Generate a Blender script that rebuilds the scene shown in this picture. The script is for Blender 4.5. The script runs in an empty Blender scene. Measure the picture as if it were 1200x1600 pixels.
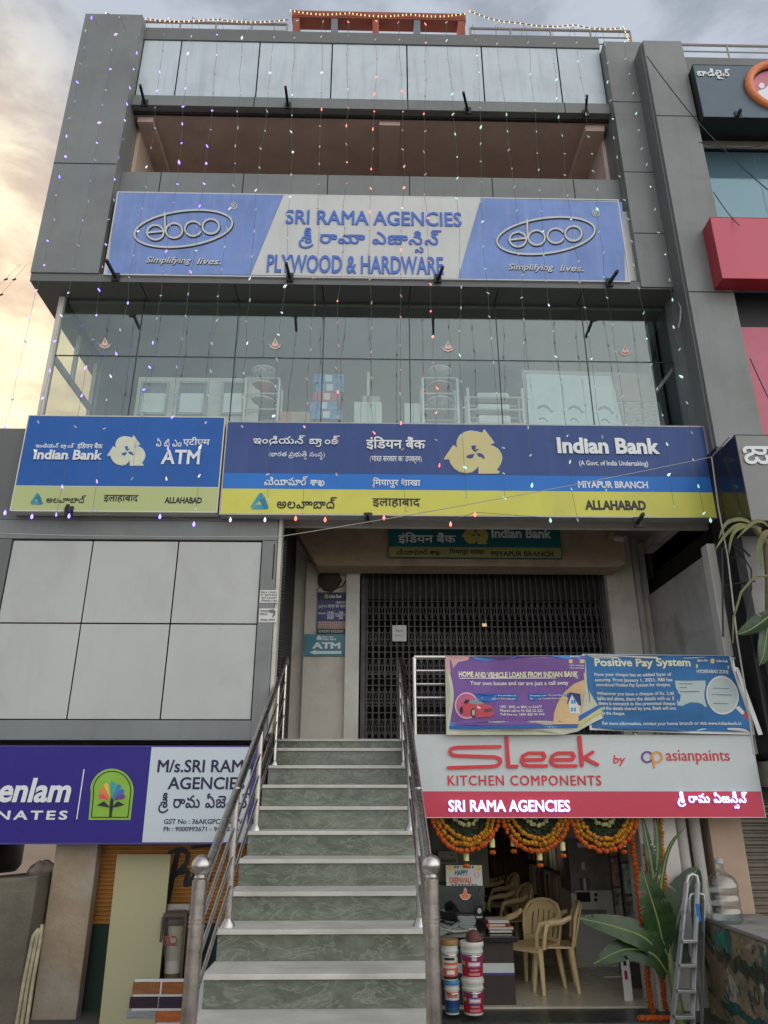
import bpy, math, random
import numpy as np
from mathutils import Vector, Matrix
from mathutils.geometry import delaunay_2d_cdt
R = random.Random(7)
scene = bpy.context.scene
COL = scene.collection

# ------------------------------------------------------------------ camera, world, sun, exposure
# The eye is the origin of the scene: x along the shop fronts, y into the buildings, z up. Road at z = -1.8.
FPX, PITCH, YAW = 1150.0, math.radians(21.24), math.radians(1.21)
cam = bpy.data.cameras.new("camera")
cam.sensor_fit = 'VERTICAL'; cam.sensor_height = 36.0; cam.lens = FPX / 1600 * 36.0
cam.clip_start = 0.05; cam.clip_end = 2000
camo = bpy.data.objects.new("camera", cam); COL.objects.link(camo)
camo.rotation_euler = (math.pi / 2 + PITCH, 0, -YAW)
scene.camera = camo
scene.view_settings.view_transform = 'Standard'
scene.view_settings.look = 'None'
scene.view_settings.exposure = 0.80
scene.view_settings.gamma = 1.0
scene.cycles.transparent_max_bounces = 24
scene.cycles.max_bounces = 10
scene.cycles.diffuse_bounces = 5

SUN_EL, SUN_AZ = math.radians(14), math.radians(-48)       # azimuth from +y towards +x: behind the building, to its left
sdir = Vector((math.sin(SUN_AZ) * math.cos(SUN_EL), math.cos(SUN_AZ) * math.cos(SUN_EL), math.sin(SUN_EL)))
world = bpy.data.worlds.new("World"); scene.world = world; world.use_nodes = True
def world_nodes():
    nt = world.node_tree; N = nt.nodes; L = nt.links
    bg = N['Background']; bg.inputs[1].default_value = 0.1
    sky = N.new('ShaderNodeTexSky'); sky.sky_type = 'NISHITA'; sky.sun_disc = False
    sky.sun_elevation = SUN_EL; sky.sun_rotation = SUN_AZ; sky.dust_density = 2.0
    tc = N.new('ShaderNodeTexCoord')
    mp = N.new('ShaderNodeMapping'); mp.inputs['Scale'].default_value = (1.0, 1.0, 2.6); mp.inputs['Location'].default_value = (0.3, 1.7, .35)
    L.new(tc.outputs['Generated'], mp.inputs[0])
    def noise(scale, det, rough, dist=0.0):
        n = N.new('ShaderNodeTexNoise'); n.inputs['Scale'].default_value = scale; n.inputs['Detail'].default_value = det
        n.inputs['Roughness'].default_value = rough; n.inputs['Distortion'].default_value = dist
        L.new(mp.outputs[0], n.inputs['Vector']); return n
    def ramp(src, a, b, smooth=True):
        m = N.new('ShaderNodeMapRange'); m.interpolation_type = 'SMOOTHSTEP' if smooth else 'LINEAR'
        m.inputs[1].default_value = a; m.inputs[2].default_value = b
        L.new(src, m.inputs[0]); return m.outputs[0]
    def mix(fac, a, b):
        m = N.new('ShaderNodeMix'); m.data_type = 'RGBA'
        if isinstance(fac, float): m.inputs[0].default_value = fac
        else: L.new(fac, m.inputs[0])
        for s, i in ((a, 6), (b, 7)):
            if isinstance(s, tuple): m.inputs[i].default_value = (*s, 1)
            else: L.new(s, m.inputs[i])
        return m.outputs[2]
    n1 = noise(1.9, 8, .62, .4); n2 = noise(4.2, 6, .6, .2)
    dot = N.new('ShaderNodeVectorMath'); dot.operation = 'DOT_PRODUCT'
    L.new(tc.outputs['Generated'], dot.inputs[0]); dot.inputs[1].default_value = Vector((-.70, .65, .28)).normalized()
    warm = ramp(dot.outputs['Value'], .77, .975)
    back = ramp(dot.outputs['Value'], .2, -.8)
    lit = mix(warm, (3.1, 3.4, 3.9), (9.2, 7.6, 4.8))      # cloud tops
    drk = mix(warm, (2.1, 2.35, 2.75), (5.9, 4.3, 2.95))     # cloud undersides
    cl = mix(ramp(n2.outputs['Fac'], .40, .60), drk, lit)
    cl = mix(back, cl, (SKYF * 1.0, SKYF * 1.0, SKYF * .97))
    cov = ramp(n1.outputs['Fac'], .10, .45)
    cov2 = N.new('ShaderNodeMath'); cov2.operation = 'MAXIMUM'; L.new(cov, cov2.inputs[0]); L.new(back, cov2.inputs[1])
    L.new(mix(cov2.outputs[0], sky.outputs[0], cl), bg.inputs[0])
SKYF = 9.8
world_nodes()
sl = bpy.data.lights.new("sun", 'SUN'); sl.energy = 1.0; sl.angle = math.radians(10); sl.color = (1.0, .86, .68)
so = bpy.data.objects.new("sun", sl); COL.objects.link(so)
so.rotation_euler = sdir.to_track_quat('Z', 'Y').to_euler()

# ------------------------------------------------------------------ pixel -> point on a real plane of the place
def at(px, py, Y):
    xc = (px - 600) / FPX; yc = (800 - py) / FPX
    h = math.cos(PITCH) - yc * math.sin(PITCH); v = math.sin(PITCH) + yc * math.cos(PITCH)
    dx = xc * math.cos(YAW) + h * math.sin(YAW); dy = -xc * math.sin(YAW) + h * math.cos(YAW)
    t = Y / dy
    return dx * t, v * t
def atz(px, py, Z):                              # the point of the level z = Z
    xc = (px - 600) / FPX; yc = (800 - py) / FPX
    h = math.cos(PITCH) - yc * math.sin(PITCH); v = math.sin(PITCH) + yc * math.cos(PITCH)
    t = Z / v
    return (xc * math.cos(YAW) + h * math.sin(YAW)) * t, (-xc * math.sin(YAW) + h * math.cos(YAW)) * t
def rect(x0, y0, x1, y1, Y):
    xm, ym = (x0 + x1) / 2, (y0 + y1) / 2
    return at(x0, ym, Y)[0], at(x1, ym, Y)[0], at(xm, y1, Y)[1], at(xm, y0, Y)[1]     # X0, X1, Z0, Z1

# ------------------------------------------------------------------ materials
MATS = {}
def mat(name, col, rough=.6, metal=0.0, var=.10, scale=4.0, bump=0.0, streak=0.0, dirt=0.0, dcol=(.10, .085, .07), emit=0.0, ecol=None, spec=.5, fine=0.0, sy=1.0):
    if name in MATS: return MATS[name]
    m = bpy.data.materials.new(name); m.use_nodes = True
    nt = m.node_tree; N = nt.nodes; L = nt.links
    b = N['Principled BSDF']
    b.inputs['Roughness'].default_value = rough; b.inputs['Metallic'].default_value = metal
    b.inputs['Specular IOR Level'].default_value = spec
    tc = N.new('ShaderNodeTexCoord')
    def noise(sc, det=5, vec=(1, 1, 1), dist=0.0):
        mp = N.new('ShaderNodeMapping'); mp.inputs['Scale'].default_value = vec
        L.new(tc.outputs['Object'], mp.inputs[0])
        n = N.new('ShaderNodeTexNoise'); n.inputs['Scale'].default_value = sc; n.inputs['Detail'].default_value = det
        n.inputs['Roughness'].default_value = .6; n.inputs['Distortion'].default_value = dist
        L.new(mp.outputs[0], n.inputs['Vector']); return n.outputs['Fac']
    def mr(src, a, b_, c=0.0, d=1.0):
        x = N.new('ShaderNodeMapRange'); x.inputs[1].default_value = a; x.inputs[2].default_value = b_
        x.inputs[3].default_value = c; x.inputs[4].default_value = d; L.new(src, x.inputs[0]); return x.outputs[0]
    def mix(fac, a, c):
        x = N.new('ShaderNodeMix'); x.data_type = 'RGBA'; L.new(fac, x.inputs[0])
        for s, i in ((a, 6), (c, 7)):
            if isinstance(s, tuple): x.inputs[i].default_value = (*s, 1)
            else: L.new(s, x.inputs[i])
        return x.outputs[2]
    lo = tuple(c * (1 - var) for c in col); hi = tuple(min(1, c * (1 + var)) for c in col)
    out = mix(mr(noise(scale, vec=(1, 1, sy)), .3, .7), lo, hi)
    if fine:
        out = mix(mr(noise(scale * 22, 3), .35, .75, 0, fine), out, tuple(c * .45 for c in col))
    if streak:
        out = mix(mr(noise(9, 4, (1, 1, .10)), .50, .78, 0, streak), out, dcol)
    if dirt:
        out = mix(mr(noise(1.7, 7, dist=.6), .52, .72, 0, dirt), out, dcol)
    oi = N.new('ShaderNodeObjectInfo'); hs = N.new('ShaderNodeHueSaturation'); L.new(mr(oi.outputs['Random'], 0, 1, 1 - .5 * min(var, .14), 1 + .5 * min(var, .14)), hs.inputs['Value']); L.new(out, hs.inputs['Color']); out = hs.outputs[0]
    L.new(out, b.inputs['Base Color'])
    rg = mr(noise(scale * 1.7), .25, .75, max(0, rough - .08), min(1, rough + .10)); L.new(rg, b.inputs['Roughness'])
    if bump:
        bp = N.new('ShaderNodeBump'); bp.inputs['Strength'].default_value = bump; bp.inputs['Distance'].default_value = .02
        L.new(noise(scale * 6, 6), bp.inputs['Height']); L.new(bp.outputs[0], b.inputs['Normal'])
    if emit:
        b.inputs['Emission Color'].default_value = (*(ecol or col), 1); b.inputs['Emission Strength'].default_value = emit
    MATS[name] = m; return m
def marble(name, base, vein, dark, rough=.25):
    if name in MATS: return MATS[name]
    m = bpy.data.materials.new(name); m.use_nodes = True
    nt = m.node_tree; N = nt.nodes; L = nt.links; b = N['Principled BSDF']
    tc = N.new('ShaderNodeTexCoord'); oi = N.new('ShaderNodeObjectInfo')
    ad = N.new('ShaderNodeVectorMath'); ad.operation = 'MULTIPLY_ADD'
    cb = N.new('ShaderNodeCombineXYZ')
    for i in range(3): L.new(oi.outputs['Random'], cb.inputs[i])
    L.new(cb.outputs[0], ad.inputs[0]); ad.inputs[1].default_value = (37, 11, 23); L.new(tc.outputs['Object'], ad.inputs[2])
    mp = N.new('ShaderNodeMapping'); mp.inputs['Rotation'].default_value = (0, .6, 0); mp.inputs['Scale'].default_value = (1, 1, 2.2)
    L.new(ad.outputs[0], mp.inputs[0])
    def noise(sc, det, dist):
        n = N.new('ShaderNodeTexNoise'); n.inputs['Scale'].default_value = sc; n.inputs['Detail'].default_value = det
        n.inputs['Roughness'].default_value = .65; n.inputs['Distortion'].default_value = dist; L.new(mp.outputs[0], n.inputs['Vector']); return n.outputs['Fac']
    def mr(src, a, b_, d=1.0):
        x = N.new('ShaderNodeMapRange'); x.inputs[1].default_value = a; x.inputs[2].default_value = b_; x.inputs[4].default_value = d; L.new(src, x.inputs[0]); return x.outputs[0]
    def mix(fac, a, c):
        x = N.new('ShaderNodeMix'); x.data_type = 'RGBA'; L.new(fac, x.inputs[0])
        for s, i in ((a, 6), (c, 7)):
            if isinstance(s, tuple): x.inputs[i].default_value = (*s, 1)
            else: L.new(s, x.inputs[i])
        return x.outputs[2]
    out = mix(mr(noise(4, 8, .8), .32, .68), dark, base)
    ab = N.new('ShaderNodeMath'); ab.operation = 'SUBTRACT'; L.new(noise(3.0, 9, 1.4), ab.inputs[0]); ab.inputs[1].default_value = .5
    ac = N.new('ShaderNodeMath'); ac.operation = 'ABSOLUTE'; L.new(ab.outputs[0], ac.inputs[0])
    out = mix(mr(ac.outputs[0], .022, .0, .6), out, vein)
    out = mix(mr(noise(26, 3, 0), .5, .8, .35), out, dark)
    L.new(out, b.inputs['Base Color']); b.inputs['Roughness'].default_value = rough
    MATS[name] = m; return m
def glass(name, tint, fac, gloss=(.9, .95, 1.0), rough=.015):
    if name in MATS: return MATS[name]
    m = bpy.data.materials.new(name); m.use_nodes = True
    nt = m.node_tree; N = nt.nodes; L = nt.links; N.remove(N['Principled BSDF'])
    t = N.new('ShaderNodeBsdfTransparent'); t.inputs[0].default_value = (*tint, 1)
    g = N.new('ShaderNodeBsdfGlossy'); g.inputs['Color'].default_value = (*gloss, 1); g.inputs['Roughness'].default_value = rough
    x = N.new('ShaderNodeMixShader'); x.inputs[0].default_value = fac
    L.new(t.outputs[0], x.inputs[1]); L.new(g.outputs[0], x.inputs[2]); L.new(x.outputs[0], N['Material Output'].inputs[0])
    MATS[name] = m; return m

# ------------------------------------------------------------------ mesh builder
class MB:
    def __init__(s): s.v = []; s.f = []
    def add(s, vs, fs):
        b = len(s.v); s.v += [tuple(p) for p in vs]; s.f += [tuple(i + b for i in f) for f in fs]; return s
    def box(s, x0, x1, y0, y1, z0, z1):
        return s.add([(x0, y0, z0), (x1, y0, z0), (x1, y1, z0), (x0, y1, z0), (x0, y0, z1), (x1, y0, z1), (x1, y1, z1), (x0, y1, z1)],
              [(3, 2, 1, 0), (4, 5, 6, 7), (0, 1, 5, 4), (1, 2, 6, 5), (2, 3, 7, 6), (3, 0, 4, 7)])
    def obox(s, c, ax, ay, az):                  # oriented box: centre and three half-axes
        c, ax, ay, az = map(Vector, (c, ax, ay, az))
        vs = [c + i * ax + j * ay + k * az for k in (-1, 1) for (i, j) in ((-1, -1), (1, -1), (1, 1), (-1, 1))]
        return s.add(vs, [(3, 2, 1, 0), (4, 5, 6, 7), (0, 1, 5, 4), (1, 2, 6, 5), (2, 3, 7, 6), (3, 0, 4, 7)])
    def bar(s, a, b, w, h=None):                 # square bar from a to b
        a, b = Vector(a), Vector(b); d = (b - a); n = d.normalized()
        u = n.cross(Vector((0, 0, 1)))
        if u.length < .05: u = n.cross(Vector((0, 1, 0)))
        u.normalize(); w2 = n.cross(u)
        return s.obox((a + b) / 2, d / 2, u * w / 2, w2 * (h or w) / 2)
    def prism(s, poly, y0, y1):                  # outline in x,z pushed along y
        n = len(poly); a = sum(poly[i - 1][0] * poly[i][1] - poly[i][0] * poly[i - 1][1] for i in range(n))
        if a < 0: poly = poly[::-1]
        vs = [(x, y0, z) for x, z in poly] + [(x, y1, z) for x, z in poly]
        return s.add(vs, [tuple(range(n)), tuple(range(2 * n - 1, n - 1, -1))] + [(i, i + n, (i + 1) % n + n, (i + 1) % n) for i in range(n)])
    def tube(s, pts, r, n=8, cap=True):
        pts = [Vector(p) for p in pts]; rs = r if isinstance(r, (list, tuple)) else [r] * len(pts)
        b = len(s.v); prev = None
        for i, p in enumerate(pts):
            d = (pts[min(i + 1, len(pts) - 1)] - pts[max(i - 1, 0)]).normalized()
            u = prev - d * prev.dot(d) if prev is not None else d.cross(Vector((0, 0, 1)) if abs(d.z) < .9 else Vector((1, 0, 0)))
            if u.length < 1e-6: u = d.orthogonal()
            u.normalize(); prev = u; w = d.cross(u)
            s.v += [tuple(p + (u * math.cos(2 * math.pi * k / n) + w * math.sin(2 * math.pi * k / n)) * rs[i]) for k in range(n)]
        for i in range(len(pts) - 1):
            for k in range(n):
                a0 = b + i * n + k; a1 = b + i * n + (k + 1) % n
                s.f.append((a0, a1, a1 + n, a0 + n))
        if cap:
            s.f.append(tuple(b + k for k in range(n))[::-1]); s.f.append(tuple(b + (len(pts) - 1) * n + k for k in range(n)))
        return s
    def lathe(s, prof, cx, cy, n=20):            # (r, z) from below
        b = len(s.v)
        for r, z in prof: s.v += [(cx + r * math.cos(2 * math.pi * k / n), cy + r * math.sin(2 * math.pi * k / n), z) for k in range(n)]
        for i in range(len(prof) - 1):
            for k in range(n):
                a0 = b + i * n + k; a1 = b + i * n + (k + 1) % n
                s.f.append((a0, a1, a1 + n, a0 + n))
        s.f.append(tuple(b + k for k in range(n))[::-1]); s.f.append(tuple(b + (len(prof) - 1) * n + k for k in range(n)))
        return s
    def ball(s, c, r, n=12, sq=1.0):
        m = max(4, n // 2)
        return s.lathe([(max(1e-4, r * math.sin(math.pi * i / m)), c[2] - r * sq * math.cos(math.pi * i / m)) for i in range(m + 1)], c[0], c[1], n)
    def flower(s, c, r, rg):                     # a ruffled marigold head
        b = len(s.v); rings, n = 4, 7
        for i in range(rings + 1):
            th = math.pi * i / rings
            for k in range(n):
                q = r * (1 + (.28 if (i + k) % 2 else -.12) + rg.uniform(-.1, .1)); ph = 2 * math.pi * (k + .5 * (i % 2)) / n
                s.v.append((c[0] + q * math.sin(th) * math.cos(ph), c[1] + q * math.sin(th) * math.sin(ph), c[2] + q * .8 * math.cos(th)))
        for i in range(rings):
            for k in range(n):
                a0 = b + i * n + k; a1 = b + i * n + (k + 1) % n; s.f.append((a0, a0 + n, a1 + n, a1))
        return s
    def build(s, name, m, parent=None, smooth=False, bevel=0.0, label=None, deform=None):
        off = Vector((0, 0, 0)); p = parent
        while p is not None: off += p.location; p = p.parent
        me = bpy.data.meshes.new(name)
        vs = s.v if deform is None else [deform(*q) for q in s.v]
        me.from_pydata([(x - off.x, y - off.y, z - off.z) for x, y, z in vs], [], s.f)
        me.materials.append(m)
        if smooth:
            me.polygons.foreach_set('use_smooth', [True] * len(me.polygons))
            try: me.set_sharp_from_angle(angle=math.radians(40))
            except Exception: pass
        me.update()
        o = bpy.data.objects.new(name, me); COL.objects.link(o); o.parent = parent
        if bevel:
            bm_ = o.modifiers.new('bevel', 'BEVEL'); bm_.width = bevel; bm_.segments = 2; bm_.limit_method = 'ANGLE'
        if label: o['label'] = label
        return o
def thing(name, label, cat, loc=(0, 0, 0), group=None, kind=None):
    o = bpy.data.objects.new(name, None); COL.objects.link(o); o.location = loc; o.empty_display_size = .1
    o['label'] = label; o['category'] = cat
    if group: o['group'] = group
    if kind: o['kind'] = kind
    return o
def tag(o, label, cat, group=None, kind=None):
    o['label'] = label; o['category'] = cat
    if group: o['group'] = group
    if kind: o['kind'] = kind
    return o
def dup(root, loc, rz=0.0, label=None, sc=None):
    kids = {}
    for o in bpy.data.objects:
        if o.parent is not None: kids.setdefault(o.parent.name, []).append(o)
    r = root.copy(); COL.objects.link(r); r.location = loc; r.rotation_euler = (0, 0, rz)
    if sc: r.scale = (sc, sc, sc)
    if label: r['label'] = label
    for ch in kids.get(root.name, []):
        c = ch.copy(); COL.objects.link(c); c.parent = r
        for g in kids.get(ch.name, []):
            d = g.copy(); COL.objects.link(d); d.parent = c
    return r

# ------------------------------------------------------------------ flat shapes and lettering
def fill(conts, grid=0.0):
    """Triangles of the area inside closed outlines (nonzero winding, so overlapping strokes join)."""
    V, E, segs = [], [], []
    for c in conts:
        b = len(V); n = len(c); V += [Vector((p[0], p[1])) for p in c]
        E += [(b + i, b + (i + 1) % n) for i in range(n)]
        a = np.array(c, float); segs.append(np.hstack([a, np.roll(a, -1, 0)]))
    S = np.vstack(segs)
    if grid:
        x0, y0 = S[:, 0].min(), S[:, 1].min(); x1, y1 = S[:, 0].max(), S[:, 1].max()
        for i in range(1, int((x1 - x0) / grid) + 1):
            for j in range(1, int((y1 - y0) / grid) + 1): V.append(Vector((x0 + i * grid + .0007 * j, y0 + j * grid)))
    r = delaunay_2d_cdt(V, E, [], 0, 1e-7)
    vv = [(p.x, p.y) for p in r[0]]; T = [tuple(f) for f in r[2]]
    if not T: return vv, [], []
    A = np.array(vv); C = np.array([A[list(f)].mean(0) for f in T])
    wn = np.zeros(len(T), int)
    for i in range(0, len(T), 2000):
        cx, cy = C[i:i + 2000, 0][:, None], C[i:i + 2000, 1][:, None]
        ax, ay, bx, by = S[:, 0], S[:, 1], S[:, 2], S[:, 3]
        left = (bx - ax) * (cy - ay) - (cx - ax) * (by - ay)
        wn[i:i + 2000] = ((ay <= cy) & (by > cy) & (left > 0)).sum(1) - ((ay > cy) & (by <= cy) & (left < 0)).sum(1)
    keep = []
    for f, w in zip(T, wn):
        if w:
            a, b, c = (vv[k] for k in f[:3])
            keep.append(f if (b[0] - a[0]) * (c[1] - a[1]) - (b[1] - a[1]) * (c[0] - a[0]) > 0 else f[::-1])
    cnt = {}
    for f in keep:
        for i in range(len(f)): cnt[(f[i], f[(i + 1) % len(f)])] = 1
    bound = [(a, b) for (a, b) in cnt if (b, a) not in cnt]
    return vv, keep, bound
_FONT = {}
def font_conts(s, n=3, spacing=1.0):
    key = (s, n, spacing)
    if key in _FONT: return _FONT[key]
    c = bpy.data.curves.new("t", "FONT"); c.body = s; c.size = 1; c.space_character = spacing
    o = bpy.data.objects.new("t", c); COL.objects.link(o)
    dg = bpy.context.evaluated_depsgraph_get(); dg.update()
    ev = o.evaluated_get(dg); cu = ev.to_curve(dg); out = []
    for sp in cu.splines:
        bz = [(p.handle_left[:2], p.co[:2], p.handle_right[:2]) for p in sp.bezier_points]; pts = []
        for i in range(len(bz)):
            p0, h0 = bz[i][1], bz[i][2]; h1, p1 = bz[(i + 1) % len(bz)][0], bz[(i + 1) % len(bz)][1]
            str_ = abs((h0[0] - p0[0]) * (p1[1] - p0[1]) - (h0[1] - p0[1]) * (p1[0] - p0[0])) + abs((h1[0] - p0[0]) * (p1[1] - p0[1]) - (h1[1] - p0[1]) * (p1[0] - p0[0]))
            for k in range(1 if str_ < 1e-5 else n):
                t = k / (1 if str_ < 1e-5 else n); u = 1 - t
                pts.append(tuple(u ** 3 * p0[j] + 3 * u * u * t * h0[j] + 3 * u * t * t * h1[j] + t ** 3 * p1[j] for j in (0, 1)))
        if len(pts) > 2: out.append(pts)
    ev.to_curve_clear(); bpy.data.objects.remove(o); bpy.data.curves.remove(c)
    _FONT[key] = out; return out
def area(p): return .5 * sum(p[i - 1][0] * p[i][1] - p[i][0] * p[i - 1][1] for i in range(len(p)))
def bb(cs):
    xs = [p[0] for c in cs for p in c]; ys = [p[1] for c in cs for p in c]; return min(xs), max(xs), min(ys), max(ys)
def cw(p): return p if area(p) < 0 else p[::-1]
def stroke(pts, w, closed=False, n=10):
    """A pen stroke of width w as clockwise outlines that overlap."""
    out = []; m = len(pts)
    for i in range(m if closed else m - 1):
        a, b = pts[i], pts[(i + 1) % m]; dx, dy = b[0] - a[0], b[1] - a[1]; l = math.hypot(dx, dy) or 1e-9
        ox, oy = -dy / l * w / 2, dx / l * w / 2
        out.append(cw([(a[0] + ox, a[1] + oy), (b[0] + ox, b[1] + oy), (b[0] - ox, b[1] - oy), (a[0] - ox, a[1] - oy)]))
    for p in pts: out.append(cw([(p[0] + w / 2 * math.cos(2 * math.pi * k / n), p[1] + w / 2 * math.sin(2 * math.pi * k / n)) for k in range(n)]))
    return out
def circ(cx, cy, rx, ry=None, n=28, a0=0, a1=360, tilt=0):
    ry = rx if ry is None else ry; full = a1 - a0 >= 360; ct, st = math.cos(math.radians(tilt)), math.sin(math.radians(tilt)); out = []
    for k in range(n if full else n + 1):
        a = math.radians(a0 + (a1 - a0) * k / n); x, y = rx * math.cos(a), ry * math.sin(a)
        out.append((cx + x * ct - y * st, cy + x * st + y * ct))
    return out
SIGNS = "ాిీూెేై్ు"
def telugu(s, n=3):
    """Telugu lettering: base letters lose their headmark under a vowel sign; second consonants hang below."""
    out = []; x = 0.0; i = 0
    def sh(cs, dx, dy=0, k=1.0): return [[(p[0] * k + dx, p[1] * k + dy) for p in c] for c in cs]
    def head(c):
        a, b, lo, hi = bb([c]); return abs((b - a) - .47) < .02 and abs((hi - lo) - .30) < .02 and lo > .40
    while i < len(s):
        ch = s[i]; i += 1
        if ch == ' ': x += .32; continue
        cs = font_conts(ch, n)
        if ch in '()': out += sh(cs, x); x += .3; continue
        body = [c for c in cs if not head(c)]; adv = bb(body)[1] + .05
        vat = []
        while i + 1 < len(s) and s[i] == '్' and s[i + 1] not in ' ()' and s[i + 1] not in SIGNS: vat.append(s[i + 1]); i += 2
        sign = ''
        if i < len(s) and s[i] in SIGNS: sign = s[i]; i += 1
        out += sh(body if sign and sign not in 'ుూ' else cs, x)
        extra = 0.0
        for v in vat:
            if v == 'ర': out += stroke([(x - .02, .10), (x - .05, -.08), (x + .04, -.22), (x + .22, -.28), (x + .42, -.24), (x + adv, -.12)], .075)
            elif v == 'య': out += stroke([(x + adv - .12, -.22), (x + adv + .02, -.27), (x + adv + .14, -.18), (x + adv + .19, .0), (x + adv + .15, .18), (x + adv + .07, .26)], .075); extra = .2
            else: out += sh([c for c in font_conts(v, n) if not head(c)], x + adv * .42, -.46, .62); extra = max(extra, .04)
        if sign:
            sc_ = font_conts(sign, n)
            if sign == 'ూ': sc_ = sh(sc_, 0)
            out += sh(sc_, x + adv)
            extra += {'ా': .27, 'ూ': .66, 'ు': .33, '్': .10}.get(sign, 0)
        x += adv + extra + .02
    return out
def embolden(cs, d):
    if not d: return cs
    out = []
    if sum(area(c) for c in cs) > 0: d = -d
    for c in cs:
        q = []
        for i in range(len(c)):
            a, b, e = c[i - 1], c[i], c[(i + 1) % len(c)]
            n1 = Vector((-(b[1] - a[1]), b[0] - a[0])); n2 = Vector((-(e[1] - b[1]), e[0] - b[0]))
            if n1.length > 1e-9: n1.normalize()
            if n2.length > 1e-9: n2.normalize()
            m = n1 + n2
            if m.length < .3: m = n1.copy()
            m = m / max(.5, m.length ** 2 / 2) if m.length > .3 else m
            q.append((b[0] + m.x * d, b[1] + m.y * d))
        out.append(q)
    return out
def flat(conts, y, depth, grid=0.0):
    """MB of a plate with this outline: front face at y, its edge reaching back by depth."""
    vv, T, bd = fill(conts, grid); mb = MB(); n = len(vv)
    mb.v = [(p[0], y, p[1]) for p in vv]; mb.f = list(T)
    if depth:
        mb.v += [(p[0], y + depth, p[1]) for p in vv]; mb.f += [(b, a, a + n, b + n) for a, b in bd]
    return mb
def text(parent, name, s, box, Y, m, kind='latin', bold=0.0, depth=.004, lift=.004, shear=0.0, deform=None, spacing=1.0, n=3, dest=None):
    """Lettering fitted to a rectangle (picture corners) of the plane y = Y, standing `lift` in front of it."""
    cs = telugu(s, n) if kind == 'telugu' else font_conts(s, n, spacing)
    cs = embolden(cs, bold)
    if shear: cs = [[(p[0] + shear * p[1], p[1]) for p in c] for c in cs]
    a, b, lo, hi = bb(cs); X0, X1, Z0, Z1 = rect(*box, Y) if dest is None else dest
    kx, kz = (X1 - X0) / (b - a), (Z1 - Z0) / (hi - lo)
    cs = [[(X0 + (p[0] - a) * kx, Z0 + (p[1] - lo) * kz) for p in c] for c in cs]
    return flat(cs, Y - lift, min(depth, lift * .9)).build(name, m, parent, deform=deform)
def shape(parent, name, conts_px, Y, m, lift=.004, depth=.003, deform=None, grid=0.0, label=None):
    """Flat shapes whose outlines are given as picture points, laid on the plane y = Y."""
    cs = [[at(x, y, Y) for x, y in c] for c in conts_px]
    return flat(cs, Y - lift, depth, grid).build(name, m, parent, deform=deform, label=label)
def ring(cx, cy, rx, ry, w, tilt=0, n=40, a0=0, a1=360):
    return stroke(circ(cx, cy, rx, ry, n, a0, a1, tilt), w, closed=a1 - a0 >= 360, n=6)
# ------------------------------------------------------------------ palette
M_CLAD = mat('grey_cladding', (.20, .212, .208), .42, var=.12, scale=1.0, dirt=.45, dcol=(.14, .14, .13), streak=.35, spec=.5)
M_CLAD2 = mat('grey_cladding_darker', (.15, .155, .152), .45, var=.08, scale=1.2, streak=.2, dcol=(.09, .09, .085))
M_JOINT = mat('joint_black', (.012, .012, .013), .8)
M_SILVER = mat('silver_panel', (.56, .625, .67), .35, var=.06, scale=1.5, streak=.6, dcol=(.36, .41, .46), dirt=.35)
M_PANEL = mat('pale_grey_panel', (.50, .51, .49), .38, var=.07, scale=.7, dirt=.45, dcol=(.38, .365, .34), streak=.2)
M_WALLTAN = mat('tan_plaster', (.44, .33, .23), .9, var=.15, scale=3, bump=.25, fine=.35, dirt=.5, dcol=(.14, .10, .07))
M_CREAM = mat('off_white_plaster', (.70, .66, .59), .85, var=.1, scale=2, bump=.2, dirt=.5, dcol=(.30, .25, .20), fine=.18)
M_BROWNCEIL = mat('brown_plaster', (.66, .51, .45), .9, var=.1, scale=2, bump=.2, dirt=.3, dcol=(.34, .23, .18))
M_BLACK = mat('black_paint', (.014, .014, .015), .5)
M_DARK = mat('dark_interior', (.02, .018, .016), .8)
M_STEEL = mat('stainless_steel', (.58, .55, .52), .26, metal=1.0, var=.12, scale=14, sy=.2)
M_WHITEFRAME = mat('white_aluminium', (.62, .60, .55), .45, var=.12, scale=3, dirt=.4, dcol=(.35, .30, .24))
M_WHITE = mat('white_plastic', (.78, .78, .77), .4, var=.04)
M_TERRA = mat('terracotta_paint', (.33, .095, .055), .75, var=.15, scale=3, streak=.4, dcol=(.20, .06, .04))
M_ROOM = mat('grey_room_wall', (.30, .30, .285), .85, var=.05, scale=1.2)
M_RAIL = mat('painted_rail', (.30, .29, .30), .5)
M_GLASS = glass('tinted_glass', (.86, .90, .89), .115, (.86, .95, .96))
M_GLASSS = glass('clear_side_glass', (.95, .93, .84), .08)
M_GLASSB = glass('blue_reflective_glass', (.85, .9, .92), .10, (.62, .82, .92))
YF, YC, YG = 7.60, 7.78, 7.96

# ------------------------------------------------------------------ ground (setting)
def struct(o, kind='structure'):
    o['kind'] = kind; return o
struct(MB().box(-80, 80, -60, 80, -2.2, -1.82).build('ground', mat('ground_dirt', (.27, .24, .20), .95, var=.2, scale=3, bump=.5, fine=.3)))
struct(MB().box(-80, 80, -9.0, 2.6, -1.82, -1.80).build('road', mat('dusty_asphalt', (.21, .195, .17), .9, var=.25, scale=6, bump=.4, fine=.4)))
M_GRAN = marble('dark_green_granite', (.055, .065, .058), (.13, .14, .12), (.02, .025, .022), .35)
struct(MB().box(.45, 3.45, 7.20, 7.655, -2.0, -1.742).build('granite_step', M_GRAN, bevel=.006))
struct(MB().box(.45, 3.45, 6.86, 7.20, -2.0, -1.80 + .01).build('granite_step', M_GRAN, bevel=.006))
M_TILE = mat('cream_floor_tile', (.60, .54, .42), .30, var=.10, scale=2, dirt=.4, dcol=(.28, .23, .16), fine=.12)
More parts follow.
